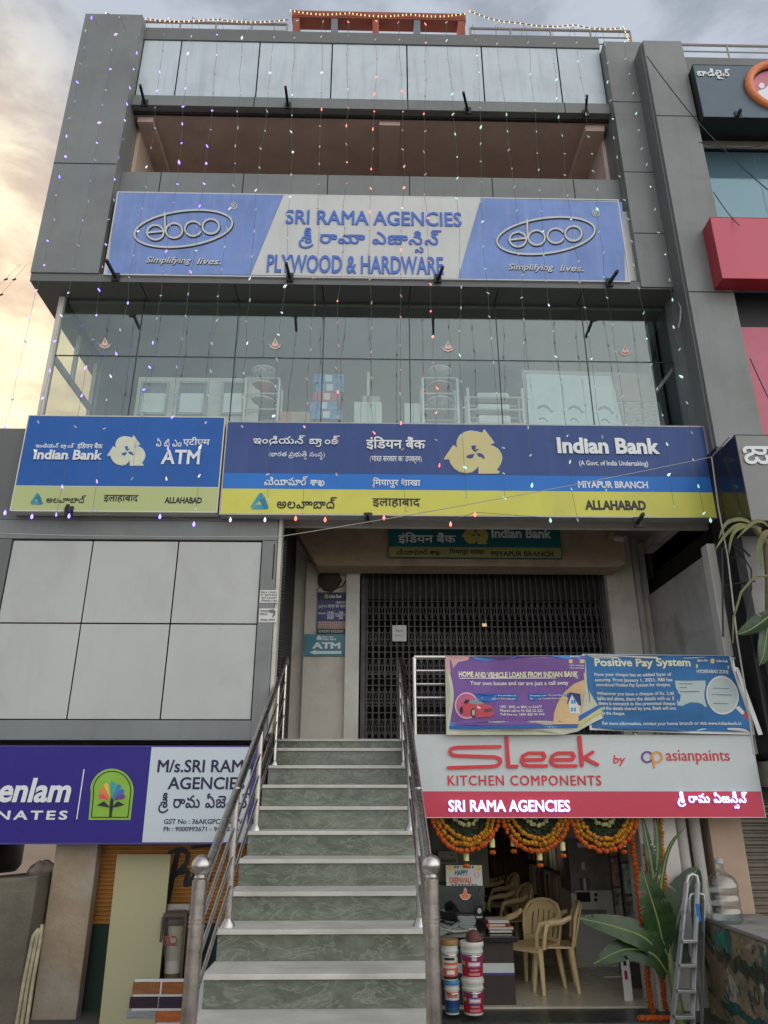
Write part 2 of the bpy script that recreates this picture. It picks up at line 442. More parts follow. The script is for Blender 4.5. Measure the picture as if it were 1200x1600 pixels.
struct(MB().box(-.2, 3.6, 7.655, 13.2, -2.0, -1.728).build('shop_floor', M_TILE))
struct(MB().box(-5.6, -1.0, 6.6, 7.9, -2.0, -1.79).build('forecourt', mat('cement_floor', (.13, .12, .105), .9, var=.2, scale=3, bump=.4, dirt=.4)))

# ------------------------------------------------------------------ the shop building
BLD = thing('commercial_building', 'grey clad three storey shop and bank building with glazed middle floor', 'building', (0, 8, -1.8))
def pb(name, mb, m, bevel=0.0, smooth=False, label=None, parent=None): return mb.build(name, m, parent or BLD, smooth, bevel, label)
# upper volume
pb('left_pilaster', MB().box(-4.275, -3.43, YF, 12.5, 6.145, 10.866), M_CLAD, .006)
pb('right_pilaster', MB().box(3.43, 3.99, YF, 12.5, 6.05, 10.50), M_CLAD, .006)
j = MB()
j.box(-4.272, -3.433, YF - .0025, YF + .02, 7.935, 7.95)
for zz in (9.26, 7.95, 6.90): j.box(3.433, 3.985, YF - .0025, YF + .02, zz, zz + .012)
pb('cladding_joint', j, M_JOINT)
# the crown: coping, silver panels, ledge
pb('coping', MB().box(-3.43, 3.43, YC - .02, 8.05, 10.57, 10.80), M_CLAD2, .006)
pxs = [(222, 215), (283, 270), (404, 398), (519, 516), (637, 637), (757, 758), (870, 880), (943, 948)]
XP = [at(b, 165, YC)[0] for _, b in pxs]; XP[0] = -3.425; XP[-1] = 3.425
pb('backing', MB().box(-3.43, 3.43, YC + .02, 8.0, 9.30, 10.57), M_JOINT)
for k in range(7):
    pb('cladding_panel', MB().box(XP[k] + .010, XP[k + 1] - .010, YC, YC + .018, 9.385, 10.565), M_SILVER, .003)
pb('ledge', MB().box(-3.43, 3.43, YC - .06, 7.83, 9.18, 9.375), M_CLAD, .006)
lj = MB()
for k in (2, 4, 6): lj.box(XP[k] - .006, XP[k] + .006, YC - .0625, YC, 9.182, 9.373)
pb('ledge_joint', lj, M_JOINT)
pb('lintel', MB().box(-3.43, 3.43, 7.83, 7.87, 9.15, 9.30), M_DARK)
# open second-floor balcony
pb('balcony_ceiling', MB().box(-3.43, 3.43, 7.87, 13.0, 9.17, 9.30), M_BROWNCEIL)
pb('balcony_floor', MB().box(-4.2, 3.95, 7.98, 12.6, 6.6, 6.75), mat('pale_bounce_floor', (.70, .64, .56), .7))  # unseen floor, added pale to bounce sky light onto the ceiling
pb('balcony_wall', MB().box(-4.2, 3.95, 12.6, 12.8, 6.2, 9.16), M_BROWNCEIL)
pb('balcony_wall', MB().box(-3.44, -3.38, YC + .3, 12.6, 7.0, 9.16), mat('pale_side_plaster', (.55, .42, .33), .9, var=.1, scale=2))
pb('balcony_wall', MB().box(3.38, 3.44, YC + .3, 12.6, 7.0, 9.16), M_BROWNCEIL)
pb('ceiling_beam', MB().box(-3.38, -3.16, 7.9, 12.6, 9.06, 9.168), M_BROWNCEIL)
pb('ceiling_beam', MB().box(.10, .40, 7.9, 12.6, 9.08, 9.168), M_BROWNCEIL)
pb('ceiling_beam', MB().box(3.10, 3.38, 7.9, 12.6, 9.04, 9.168), M_BROWNCEIL)
pb('parapet', MB().box(-3.43, 3.43, YC, 7.98, 6.13, 8.0), M_CLAD, .006)
pj = MB()
for px in (250, 380, 512, 640, 769, 896):
    X = at(px, 285, YC)[0]; pj.box(X - .006, X + .006, YC - .0025, YC + .02, 6.14, 7.995)
pb('parapet_joint', pj, M_JOINT)
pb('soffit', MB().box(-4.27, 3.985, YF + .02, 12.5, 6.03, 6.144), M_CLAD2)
for px in (225, 370, 505, 640, 775, 905): 
    X = at(px, 455, 7.8)[0]; pb('soffit_joint', MB().box(X - .006, X + .006, YF + .03, YG, 6.027, 6.05), M_JOINT)
# roof slab and terrace
pb('roof', MB().box(-4.2, 3.95, 8.0, 13.5, 10.3, 10.5), M_CREAM)

# glazed first floor
XG0, XG1 = -4.02, 3.93
WIN = pb('window', MB().box(XG0, XG0 + .07, YG - .035, YG + .035, 2.9, 6.03), M_WHITEFRAME, .004)
wc = lambda n, mb, m, **k: mb.build(n, m, WIN, **k)
wc('frame_post', MB().box(XG1 - .05, XG1 + .03, YG - .035, YG + .035, 2.9, 6.03), M_WHITEFRAME, bevel=.004)
wc('frame_rail', MB().box(XG0 + .07, XG1 - .05, YG - .03, YG + .03, 2.9, 3.90), M_WHITEFRAME)
mull = [at(px, 545, YG)[0] for px in (215, 368, 505, 640, 778, 915)]
e = [XG0 + .07] + mull + [XG1 - .05]
for k in range(7):
    wc('pane', MB().box(e[k] + .006, e[k + 1] - .006, YG - .005, YG + .005, 3.90, 5.155), M_GLASS)
    wc('pane', MB().box(e[k] + .006, e[k + 1] - .006, YG - .005, YG + .005, 5.17, 6.03), M_GLASS)
mm = MB()
for X in mull: mm.box(X - .006, X + .006, YG - .007, YG + .007, 3.9, 6.03)
mm.box(e[0], e[-1], YG - .0065, YG + .0065, 5.156, 5.169)
wc('glazing_joint', mm, mat('glazing_seal', (.03, .035, .035), .5))
# side glazing on the left return
SW = pb('side_window', MB().box(XG0, XG0 + .05, 9.28, 9.34, 2.9, 6.03), M_WHITEFRAME)
MB().box(XG0, XG0 + .05, YG + .035, 9.28, 5.13, 5.21).build('transom', M_WHITEFRAME, SW)
MB().box(XG0, XG0 + .05, YG + .035, 9.28, 5.90, 6.03).build('head_rail', M_CLAD2, SW)
MB().box(XG0, XG0 + .05, 8.60, 8.65, 5.21, 5.90).build('mullion', M_WHITEFRAME, SW)
MB().box(XG0 + .02, XG0 + .028, YG + .035, 9.28, 2.95, 5.13).build('pane', M_GLASSS, SW)
MB().box(XG0 + .02, XG0 + .028, YG + .035, 8.60, 5.21, 5.90).build('pane', M_GLASSS, SW)
MB().box(XG0 + .02, XG0 + .028, 8.65, 9.28, 5.21, 5.90).build('pane', M_GLASSS, SW)
# showroom behind the glass
pb('room_wall', MB().box(XG0 - .02, XG0 + .1, 9.34, 12.5, 2.9, 6.03), M_ROOM)
pb('room_wall', MB().box(XG0 + .1, XG1 + .06, 12.4, 12.6, 2.9, 6.03), M_ROOM)
pb('room_wall', MB().box(XG1 + .0, XG1 + .1, YG + .04, 12.4, 2.9, 6.03), M_ROOM)
pb('room_floor', MB().box(-4.0, 3.98, YG + .04, 12.5, 3.30, 3.45), M_ROOM)
pb('window_sill', MB().box(XG0 + .08, XG1 - .06, YG + .06, 8.75, 3.45, 3.93), mat('white_sill', (.72, .70, .66), .7))
pb('room_ceiling', MB().box(XG0 + .1, XG1, YG + .05, 12.4, 5.99, 6.028), M_ROOM)

# lower band behind the bank signs
pb('fascia', MB().box(-6.0, -1.0, YF, 7.9, 2.83, 3.95), M_CLAD2, .006)
pb('fascia', MB().box(-1.0, 3.80, YF + .02, 7.68, 3.1, 3.90), M_CLAD2)
pb('soffit', MB().box(-.98, 3.78, YF + .05, 9.6, 3.42, 3.52), M_CREAM)
# strong-room block with pale panels
pb('cladding_frame', MB().box(-6.0, -1.0, YF, 7.75, 2.615, 2.83), M_CLAD, .005)
pb('cladding_frame', MB().box(-1.16, -1.0, YF, 7.75, .53, 2.612), M_CLAD, .005)
pb('cladding_frame', MB().box(-6.0, -1.16, YF, 7.75, .53, .72), M_CLAD, .005)
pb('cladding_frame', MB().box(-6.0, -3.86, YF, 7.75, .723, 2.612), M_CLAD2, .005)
pb('backing', MB().box(-6.0, -1.02, 7.72, 8.4, .5, 2.85), M_JOINT)
c1, c2 = at(145, 843, YF)[0], at(279, 843, YF)[0]; zj = at(300, 974, YF)[1]
for a, b in ((-3.855, c1), (c1, c2), (c2, -1.165)):
    for lo, hi in ((.725, zj), (zj, 2.605)):
        pb('wall_panel', MB().box(a + .007, b - .007, YF + .02, YF + .04, lo + .007, hi - .007), M_PANEL, .004)
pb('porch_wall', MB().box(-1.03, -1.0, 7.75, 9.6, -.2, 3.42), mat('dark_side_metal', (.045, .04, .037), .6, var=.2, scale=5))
pb('slot', MB().box(at(429, 850, YF)[0] - .006, at(429, 850, YF)[0] + .006, YF - .003, YF + .01, at(429, 905, YF)[1], at(429, 850, YF)[1]), M_JOINT)
pb('rear_block', MB().box(-6.0, -1.05, 8.401, 12.5, .5, 3.9), M_CLAD2)
# coiled shutter edge beside the porch
sh = MB()
for k in range(64): sh.box(-1.0, -.93, 7.86, 7.94, .60 + k * .033, .60 + k * .033 + .024)
pb('shutter_edge', sh, mat('dark_shutter', (.05, .047, .045), .5, metal=.4))
pb('guide_rail', MB().box(-.995, -.955, YF + .02, 7.80, .60, 2.9), M_WHITEFRAME, .003)
# porch: back wall, jambs, beam, landing
pb('bank_wall', MB().box(-1.0, -.16, 9.62, 9.9, .45, 3.42), M_CREAM)
pb('jamb', MB().box(-.84, -.30, 9.50, 9.62, .60, 2.95), M_CREAM, .006)
pb('jamb', MB().box(-.30, -.12, 9.40, 9.75, .60, 3.0), mat('white_jamb', (.78, .75, .69), .8, var=.1, scale=3, dirt=.5, dcol=(.32, .27, .22), bump=.2), .006)
pb('jamb', MB().box(3.18, 3.55, 9.45, 9.9, .60, 3.42), M_CREAM, .006)
pb('bank_wall', MB().box(3.55, 3.8, 9.62, 9.9, .45, 3.42), M_CREAM)
pb('beam', MB().prism([(-1.0, 3.42), (-1.0, 3.30), (-.70, 2.80), (-.66, 2.76), (3.22, 2.76), (3.29, 2.80), (3.31, 2.88), (3.31, 3.42)], 8.98, 9.35), M_WALLTAN, .012)
pb('landing', MB().box(.42, 3.8, 7.45, 9.9, .40, .575).box(-1.0, .42, 8.78, 9.9, .40, .575), mat('landing_marble', (.66, .64, .59), .35, var=.1, scale=3))
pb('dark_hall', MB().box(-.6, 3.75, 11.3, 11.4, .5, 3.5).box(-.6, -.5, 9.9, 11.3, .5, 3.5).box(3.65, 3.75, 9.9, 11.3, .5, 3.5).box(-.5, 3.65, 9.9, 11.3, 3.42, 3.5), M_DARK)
pb('side_wall', MB().box(3.78, 3.84, 7.75, 9.62, .55, 2.55), mat('grey_parapet_plaster', (.55, .54, .52), .9, var=.15, scale=2, bump=.2, dirt=.6, dcol=(.20, .18, .16)))
pb('side_wall', MB().box(3.72, 3.92, 7.62, 7.78, .55, 2.62), M_CREAM, .01)
pb('side_wall', MB().box(3.80, 3.92, 7.75, 9.62, 3.15, 3.42), M_CREAM)
pb('drainpipe', MB().tube([(3.62, 9.52, .6), (3.62, 9.52, 3.4)], .06, 12).tube([(3.62, 9.52, 1.55), (3.62, 9.52, 1.62)], .072, 12), mat('grey_pipe', (.45, .43, .40), .6, dirt=.4, dcol=(.2, .12, .07)), smooth=True)
pb('party_wall', MB().box(3.93, 4.0, 7.78, 9.7, -1.8, 6.1), M_DARK)
# ground-floor structure
pb('shop_ceiling', MB().box(.42, 3.6, 7.5, 13.2, .20, .40), mat('grey_ceiling', (.72, .69, .63), .9))
pb('shop_wall', MB().box(-.35, -.2, 8.4, 13.2, -1.75, .3), M_CREAM)
pb('shop_wall', MB().box(-.2, 3.6, 13.05, 13.2, -1.75, .3), mat('brown_wood_wall', (.20, .13, .085), .6, var=.3, scale=6, sy=.1))
pb('shop_wall', MB().box(3.45, 3.6, 7.9, 13.05, -1.75, .3), M_CREAM)
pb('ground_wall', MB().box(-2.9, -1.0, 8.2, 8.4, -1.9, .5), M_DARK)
PX0, PX1 = at(990, 1285, 7.6)[0], at(1062, 1285, 7.6)[0]
pb('pillar', MB().box(PX0 + .02, PX1 - .06, 7.55, 7.95, -1.80, .3), mat('whitewash', (.62, .60, .56), .85, var=.1, scale=4, bump=.2, dirt=.5, dcol=(.33, .29, .24)), .01)
pb('pillar', MB().box(-2.905, -2.515, YF, 7.74, -1.9, .45), mat('dirty_plaster_pillar', (.40, .31, .22), .92, var=.2, scale=3, bump=.5, fine=.25, dirt=.8, dcol=(.42, .40, .36)), .012)
pb('recess_wall', MB().box(3.55, 3.98, 7.95, 8.05, -1.8, .3), mat('dim_recess_plaster', (.38, .36, .34), .9, dirt=.5))
dp = MB()
for px in (1062, 1084): dp.tube([(at(px, 1285, 7.7)[0], 7.7, -1.8), (at(px, 1285, 7.7)[0], 7.7, .3)], .055, 12)
pb('drainpipe', dp, MATS['grey_pipe'], smooth=True)
pb('wall_strip', MB().box(at(1105, 1290, 7.7)[0], at(1148, 1290, 7.7)[0] + .05, 7.66, 8.0, -1.8, .35), mat('peach_paint', (.50, .36, .27), .9, var=.08, scale=3, dirt=.3), .006)
# landing rail between landing and banners
RL = thing('landing_railing', 'horizontal steel tube railing along the front edge of the raised bank landing', 'railing', (.5, 7.4, .57))
rl = [at(660, y, 7.4)[1] for y in (1027, 1048, 1069, 1090, 1118)]
for i, z in enumerate(rl): MB().tube([(.46, 7.4, z), (3.70, 7.4, z)], .024 if i == 0 else .013, 10).build('rail', M_STEEL, RL, True)
for X in (.46, 1.5, 2.6, 3.68): MB().tube([(X, 7.4, .57), (X, 7.4, rl[0])], .022, 10).build('post', M_STEEL, RL, True)

# ------------------------------------------------------------------ staircase
ST = thing('staircase', 'straight flight of green marble steps with white nosings rising to the bank', 'staircase', (-.28, 6.5, -1.8))
M_GREEN = marble('green_marble', (.215, .235, .19), (.33, .345, .285), (.095, .11, .082), .26)
M_TREAD = mat('white_marble_tread', (.62, .60, .55), .35, var=.14, scale=4, dirt=.7, dcol=(.40, .37, .32), fine=.12)
RS, TD, Z2, D2 = .185, .3596, -.993, 5.175
SX0, SX1 = -.99, .41
for k in range(-3, 8):
    z = Z2 + k * RS; y = D2 + k * TD
    MB().box(SX0, SX1, y, y + TD + .03, z - .030, z).build('tread', M_TREAD, ST, bevel=.004)
    MB().box(SX0 + .01, SX1 - .01, y + .026, y + .06, z - RS + .001, z - .031).build('riser', M_GREEN, ST)
zt = Z2 + 8 * RS; yt = D2 + 8 * TD
MB().box(SX0, SX1, yt, yt + TD + .03, zt - .030, zt).build('tread', M_TREAD, ST, bevel=.004)
MB().box(SX0 + .01, SX1 - .01, yt + .026, yt + .06, zt - RS, zt - .031).build('riser', M_GREEN, ST)
MB().box(SX0, SX1, yt + TD, yt + TD + .3, .578, .605).build('tread', M_TREAD, ST, bevel=.004)
MB().box(SX0 + .01, SX1 - .01, yt + TD + .026, yt + TD + .06, zt + .001, .577).build('riser', M_GREEN, ST)
st = MB()
for k in range(-3, 9):
    z = Z2 + k * RS; y = D2 + k * TD
    st.box(SX0 + .02, SX1 - .02, y + .061, y + TD + .026, -1.85, z - .031)
st.build('stair_core', mat('raw_concrete', (.24, .23, .21), .9, bump=.3), ST)
def handrail(side, X, label):
    H = thing('stair_handrail', label, 'handrail', (X, 4.62, -1.2))
    z0, y0 = -.45, 4.62; yT = 8.42; zT = 1.47
    sl_ = (zT - z0) / (yT - y0)
    Zr = lambda y, d=0.0: z0 + (y - y0) * sl_ - d
    n = MB().tube([(X, y0, Z2 - RS * 1.0), (X, y0, z0 + .02)], .043, 20)
    n.lathe([(.049, Z2 - RS), (.049, Z2 - RS + .03)], X, y0, 20)
    for zz in (-.66, -.64, -.62): n.lathe([(.0465, zz), (.0465, zz + .008)], X, y0, 20)
    nw = n.build('newel_post', mat('worn_steel', (.50, .45, .42), .30, metal=1.0, var=.3, scale=10, fine=.35), H, True)
    MB().lathe([(.035, z0 + .02), (.038, z0 + .035), (.028, z0 + .05)], X, y0, 16).ball((X, y0, z0 + .095), .056, 24).build('ball_finial', M_STEEL, nw, True)
    MB().tube([(X, y0 + .02, Zr(y0) - .03), (X, 8.35, Zr(8.35)), (X, 8.46, Zr(8.40) + .02), (X, 8.50, Zr(8.40) - .03)], .030, 14).build('rail', M_STEEL, H, True)
    for d in (.25, .43, .61): MB().tube([(X, y0 + .03, Zr(y0, d)), (X, 8.42, Zr(8.42, d))], .0125, 8).build('rail', M_STEEL, H, True)
    for k in (1, 4, 7):
        y = D2 + k * TD + .12; z = Z2 + k * RS
        MB().tube([(X, y, z), (X, y, Zr(y))], .024, 12).lathe([(.05, z), (.046, z + .02), (.026, z + .05)], X, y, 14).build('post', M_STEEL, H, True)
    MB().tube([(X, 8.42, .6), (X, 8.42, Zr(8.42))], .024, 12).build('post', M_STEEL, H, True)
    return H
handrail('l', -.935, 'steel stair handrail with ball finial in front of the purple laminates sign')
handrail('r', .365, 'steel stair handrail with ball finial beside the paint buckets and red sign')

# ------------------------------------------------------------------ collapsible gate
GT = thing('collapsible_gate', 'closed black folding lattice gate across the bank entrance', 'gate', (1.5, 9.6, .6))
M_GATE = mat('gate_iron', (.085, .076, .078), .5, metal=.3, var=.3, scale=8)
GX0, GX1, GZ0, GZ1 = -.10, 3.19, .60, 2.93
fr = MB().box(GX0, GX0 + .06, 9.56, 9.62, GZ0, GZ1).box(GX1 - .06, GX1, 9.56, 9.62, GZ0, GZ1).box(GX0, GX1, 9.55, 9.63, GZ1 - .06, GZ1 + .03)
fr.build('frame', M_GATE, GT)
nb = 40; vb = MB()
xs = [GX0 + .08 + (GX1 - GX0 - .16) * k / nb for k in range(nb + 1)]
for X in xs: vb.box(X - .010, X + .010, 9.555, 9.575, GZ0 + .03, GZ1 - .06)
vb.build('upright_bars', M_GATE, GT)
lt = MB(); rows = [(.66, .98), (1.02, 1.34), (1.40, 1.72), (1.78, 2.10), (2.16, 2.46)]
for lo, hi in rows:
    mid = (lo + hi) / 2
    for k in range(nb):
        for a, b in ((lo, mid), (mid, hi)):
            up = (a == lo)
            lt.bar((xs[k], 9.548, a if up else b), ((xs[k] + xs[k + 1]) / 2, 9.548, b if up else a), .014, .005)
            lt.bar(((xs[k] + xs[k + 1]) / 2, 9.543, b if up else a), (xs[k + 1], 9.543, a if up else b), .014, .005)
lt.build('lattice', M_GATE, GT)
hb = MB()
for k in range(3): hb.box(GX0 + .06, GX1 - .06, 9.576, 9.586, .76 + k * .36, .775 + k * .36)
for k in range(22): hb.box(GX0 + .06, GX1 - .06, 9.586, 9.594, .66 + k * .085, .672 + k * .085)
hb.build('cross_bars', M_GATE, GT)
MB().box(GX0 + .05, GX1 - .05, 9.60, 9.61, 2.48, GZ1 - .05).build('top_plate', mat('gate_plate', (.022, .02, .02), .6), GT)
X, Z = at(757, 975, 9.5)
pl = thing('padlock', 'brass padlock fastened to the middle of the black folding gate', 'padlock', (X, 9.52, Z))
MB().box(X - .035, X + .035, 9.50, 9.53, Z - .04, Z + .015).build('body', mat('brass', (.75, .55, .25), .3, metal=1), pl, bevel=.008)
MB().tube([(X - .022, 9.515, Z + .012), (X - .022, 9.515, Z + .05), (X, 9.515, Z + .068), (X + .022, 9.515, Z + .05), (X + .022, 9.515, Z + .012)], .006, 8).build('shackle', M_STEEL, pl, True)
X0, X1, Z0, Z1 = rect(613, 977, 635, 1002, 9.5)
pp = thing('paper_notice', 'white sheet of paper tied to the black lattice gate', 'notice', (X0, 9.5, Z0))
MB().box(X0, X1, 9.498, 9.502, Z0, Z1).build('sheet', mat('paper', (.72, .71, .68), .8, var=.03), pp)
M_INK = mat('ink_black', (.02, .02, .025), .6)
text(pp, 'lettering', 'Branch', (619, 984, 629, 987), 9.498, M_INK, lift=.002); text(pp, 'lettering', 'No entry', (618, 992, 630, 994.5), 9.498, M_INK, lift=.002)
X, Z = at(515, 907, 9.48)
bp = thing('electric_bell_box', 'weathered round brown nest of wires above the dark blue timing board', 'bell', (X, 9.5, Z))
g = MB(); g.lathe([(.10, -.05), (.15, -.02), (.155, .02), (.12, .06), (.05, .085)], 0, 0, 9); g.v = [(X + a * 1.05 + R.uniform(-.012, .012), 9.49 - c * .9, Z + b + R.uniform(-.012, .012)) for a, b, c in g.v]
g.build('cover', mat('dusty_brown', (.10, .07, .05), .95, var=.4, scale=14, bump=.8, fine=.5), bp, True)
MB().tube([(X - .1, 9.49, Z - .06), (X - .16, 9.49, Z - .12), (X - .15, 9.49, Z - .26), (X - .1, 9.49, Z - .34)], .005, 6).build('wire', M_INK, bp, True)
MB().tube([(X + .1, 9.49, Z - .10), (X + .17, 9.47, Z - .08), (X + .24, 9.47, Z + .03)], .008, 6).build('wire', M_INK, bp, True)
# ------------------------------------------------------------------ signs
def signbox(name, label, x0, x1, z0, z1, y, depth, facemat, framemat, cat='sign', frame=.018):
    S = thing(name, label, cat, ((x0 + x1) / 2, y, z0))
    MB().box(x0 + .004, x1 - .004, y + .004, y + depth, z0 + .004, z1 - .004).build('sign_box', framemat, S)
    f = MB()
    for a in ((x0, x1, z0, z0 + frame), (x0, x1, z1 - frame, z1), (x0, x0 + frame, z0 + frame, z1 - frame), (x1 - frame, x1, z0 + frame, z1 - frame)): f.box(a[0], a[1], y - .006, y + .02, a[2], a[3])
    f.build('sign_frame', framemat, S)
    return S
M_TRIM = mat('grey_sign_trim', (.40, .40, .42), .4, metal=.2)
M_TRIMD = mat('dark_sign_trim', (.06, .06, .07), .5)
M_LET = mat('pale_letter', (.80, .82, .84), .4, var=.03)
M_LETB = mat('black_letter', (.018, .018, .02), .5)

# --- blue hardware sign across the upper floor
EB = signbox('shop_sign', 'faded blue and white plywood and hardware sign across the upper floor', -3.36, 3.30, 6.115, 7.465, 7.60, .15, mat('sign_back', (.45, .46, .48), .5), mat('sign_edge_white', (.62, .62, .63), .5))
M_EBLUE = mat('faded_blue_vinyl', (.20, .295, .60), spec=.2, rough=.5, var=.14, scale=1.4, streak=.55, dcol=(.32, .40, .66), dirt=.3)
M_EWHITE = mat('dusty_white_vinyl', (.63, .64, .63), .55, var=.05, scale=2, streak=.25, dcol=(.40, .41, .41), fine=.12)
shape(EB, 'blue_face', [[(168, 428), (391, 429.5), (443, 303.5), (183, 299)]], 7.597, M_EBLUE, .002, .0015, label=None)
shape(EB, 'white_face', [[(391.6, 429.5), (715.4, 435), (751.4, 309.5), (443.6, 303.5)]], 7.597, M_EWHITE, .002, .0015)
shape(EB, 'blue_face', [[(716, 435), (977, 439), (972, 316), (752, 309.5)]], 7.597, M_EBLUE, .002, .0015)
M_EBT = mat('blue_letter', (.07, .16, .55), .45, var=.1)
text(EB, 'lettering', 'SRI RAMA AGENCIES', (446.7, 330.5, 721, 352.5), 7.594, M_EBT, bold=.014, lift=.012, depth=.010)
text(EB, 'lettering', 'శ్రీ రామా ఎజాన్సిస్', (467, 358, 690, 394.5), 7.594, M_EBT, 'telugu', bold=.012, lift=.012, depth=.01)
text(EB, 'lettering', 'PLYWOOD & HARDWARE', (417.5, 400, 692.5, 428), 7.594, M_EBT, bold=.016, lift=.012, depth=.010)
M_RIM = mat('silver_letter', (.60, .62, .62), .35, var=.05)
def emblem_ebco(dx, dy):
    q = lambda x, y: (190 + x * .175 + dx, 300 + y * .175 + dy)
    def lines(w):
        cs = ring(*q(553, 331), 77, 27.5, w, tilt=-7.5)
        for cx, cy in ((303, 365), (470, 349), (798, 312)): cs += ring(*q(cx, cy), 12.9, 11.4, w)
        cs += ring(*q(640, 332), 12.9, 11.4, w, a0=28, a1=330)
        cs += stroke([q(385, 190), q(392, 350)], w) + stroke([q(225, 369), q(385, 352)], w)
        return cs
    shape(EB, 'emblem_shadow', [[(x + .7, y + 1.0) for x, y in c] for c in lines(4.0)], 7.594, M_LETB, .004, .003)
    shape(EB, 'emblem', lines(2.7), 7.594, M_RIM, .012, .007)
    for s, b in (('Simplifying', (228, 402, 299, 414)), ('lives.', (308, 403.5, 345, 413.5))):
        b2 = (b[0] + dx, b[1] + dy, b[2] + dx, b[3] + dy)
        text(EB, 'lettering_shadow', s, (b2[0] + .6, b2[1] + .9, b2[2] + .6, b2[3] + .9), 7.594, M_LETB, bold=.02, lift=.004, shear=.25)
        text(EB, 'lettering', s, b2, 7.594, M_RIM, bold=.014, lift=.008, shear=.25)
    text(EB, 'mark', '®', (358.5 + dx, 317 + dy, 371 + dx, 328 + dy), 7.594, M_RIM, bold=.012, lift=.008)
emblem_ebco(0, 0); emblem_ebco(566, 11)
wb = tag(MB().box(3.315, 3.44, 7.70, 7.775, 6.22, 7.36).build('backing_board', M_EWHITE), 'narrow white board edge showing past the right end of the blue hardware sign', 'board')

# --- bank emblem outline (picture points of the large one)
EMO = [(140, 575), (285, 365), (372, 432), (345, 380), (338, 330), (345, 280), (385, 210), (450, 165), (540, 140), (640, 150), (735, 175), (765, 120), (915, 320), (820, 365), (900, 375), (975, 420), (1025, 490), (1040, 560), (1020, 640), (980, 705), (945, 745), (1000, 775), (975, 798), (680, 798), (680, 655), (640, 720), (570, 775), (480, 790), (380, 770), (300, 720), (245, 645), (220, 575)]
EMP = [[(560, 370), (640, 365), (625, 430), (690, 415), (625, 475), (575, 430)], [(480, 535), (520, 515), (610, 495), (590, 555), (540, 575), (495, 560)], [(640, 490), (700, 485), (750, 515), (770, 550), (760, 585), (715, 545), (685, 550)]]
def bank_emblem(S, box, Y, mf, mr_, mp, lift=.012, rim=14):
    kx, ky = (box[2] - box[0]) / 900, (box[3] - box[1]) / 678
    f = lambda c: [(box[0] + (x - 140) * kx, box[1] + (y - 120) * ky) for x, y in c]
    o = cw([(x, -y) for x, y in f(EMO)]); o = [(x, -y) for x, y in o]
    shape(S, 'emblem_rim', [o] + [[(x, -y) for x, y in cw([(a, -b) for a, b in c])] for c in stroke(f(EMO), rim * kx, True, 6)], Y, mr_, lift * .7, lift * .6)
    shape(S, 'emblem', [o], Y, mf, lift, lift * .25)
    shape(S, 'emblem_petals', [f(c) for c in EMP], Y, mp, lift + .002, .0015)
def triangle_emblem(S, box, Y, m1, m2):
    f = lambda pts: [(box[0] + x * (box[2] - box[0]), box[1] + y * (box[3] - box[1])) for x, y in pts]
    shape(S, 'triangle_emblem', [f([(.50, 0), (.64, 0), (.74, .16), (.30, .66), (.02, .93), (.02, .78)])], Y, m1, .006, .004)
    shape(S, 'triangle_emblem', [f([(.78, .20), (1, .88), (.92, 1), (.76, .98), (.50, .46), (.66, .30)])], Y, m2, .006, .004)
    shape(S, 'triangle_emblem', [f([(.05, .98), (.32, .70), (.66, .72), (.74, .99)])], Y, m1, .006, .004)
M_CREAMLET = mat('cream_emblem', (.64, .56, .26), .45, var=.05)
M_CREAMRIM = mat('cream_emblem_rim', (.78, .76, .60), .45)
M_TEAL1 = mat('teal_blue', (.03, .30, .45), .4); M_TEAL2 = mat('teal_dark', (.02, .20, .34), .4)

# --- wide bank sign
def bandface(S, name, box4, Y, m): return MB().box(box4[0], box4[1], Y - .003, Y + .004, box4[2], box4[3]).build(name, m, S)
BY = 7.45; BX0, BX1, BZ0, BZ1 = -1.625, 3.835, 2.85, 3.985
BK = signbox('bank_sign', 'wide navy and yellow bank sign with a gold trefoil emblem over the porch', BX0, BX1, BZ0, BZ1, BY, .14, mat('sign_grey_back', (.30, .29, .27), .5), M_TRIM, frame=.014)
M_NAVY = mat('navy_vinyl', (.055, .095, .265), spec=.2, rough=.32, var=.08, scale=1.0, bump=.05, streak=.25, dcol=(.13, .14, .32))
M_MID = mat('mid_blue_vinyl', (.04, .20, .62), spec=.2, rough=.35, var=.06, scale=1.2)
M_YEL = mat('yellow_vinyl', (.68, .65, .13), spec=.2, rough=.4, var=.07, scale=1.2, dirt=.3, dcol=(.45, .42, .14))
zA, zB = at(600, 741.0, BY)[1], at(600, 765.3, BY)[1]
bandface(BK, 'navy_band', (BX0 + .014, BX1 - .014, zA, BZ1 - .014), BY, M_NAVY)
bandface(BK, 'blue_band', (BX0 + .014, BX1 - .014, zB, zA - .001), BY, M_MID)
bandface(BK, 'yellow_band', (BX0 + .014, BX1 - .014, BZ0 + .014, zB - .001), BY, M_YEL)
B1 = BY - .003
text(BK, 'lettering', 'ఇండియన్ బ్యాంక్', (396, 681, 530.5, 699), B1, M_LET, 'telugu', bold=.012, lift=.014)
text(BK, 'lettering', '(భారత ప్రభుత్వ సంస్థ)', (420, 706, 507.5, 718.5), B1, M_LET, 'telugu', bold=.006, lift=.004)
text(BK, 'lettering', 'इंिडयन बैंक', (572, 683, 664.5, 704), B1, M_LET, bold=.02, lift=.014)
text(BK, 'lettering', '(भारत सरकार का उपक्रम)', (578, 712.5, 659, 724.5), B1, M_LET, bold=.012, lift=.004)
text(BK, 'lettering', 'మియాపూర్ శాఖ', (413, 744.5, 507, 760.5), B1, M_LET, 'telugu', bold=.012, lift=.005)
text(BK, 'lettering', 'मियापुर शाखा'.replace('मिय', 'िमय'), (582, 746.5, 657, 762.5), B1, M_LET, bold=.015, lift=.005)
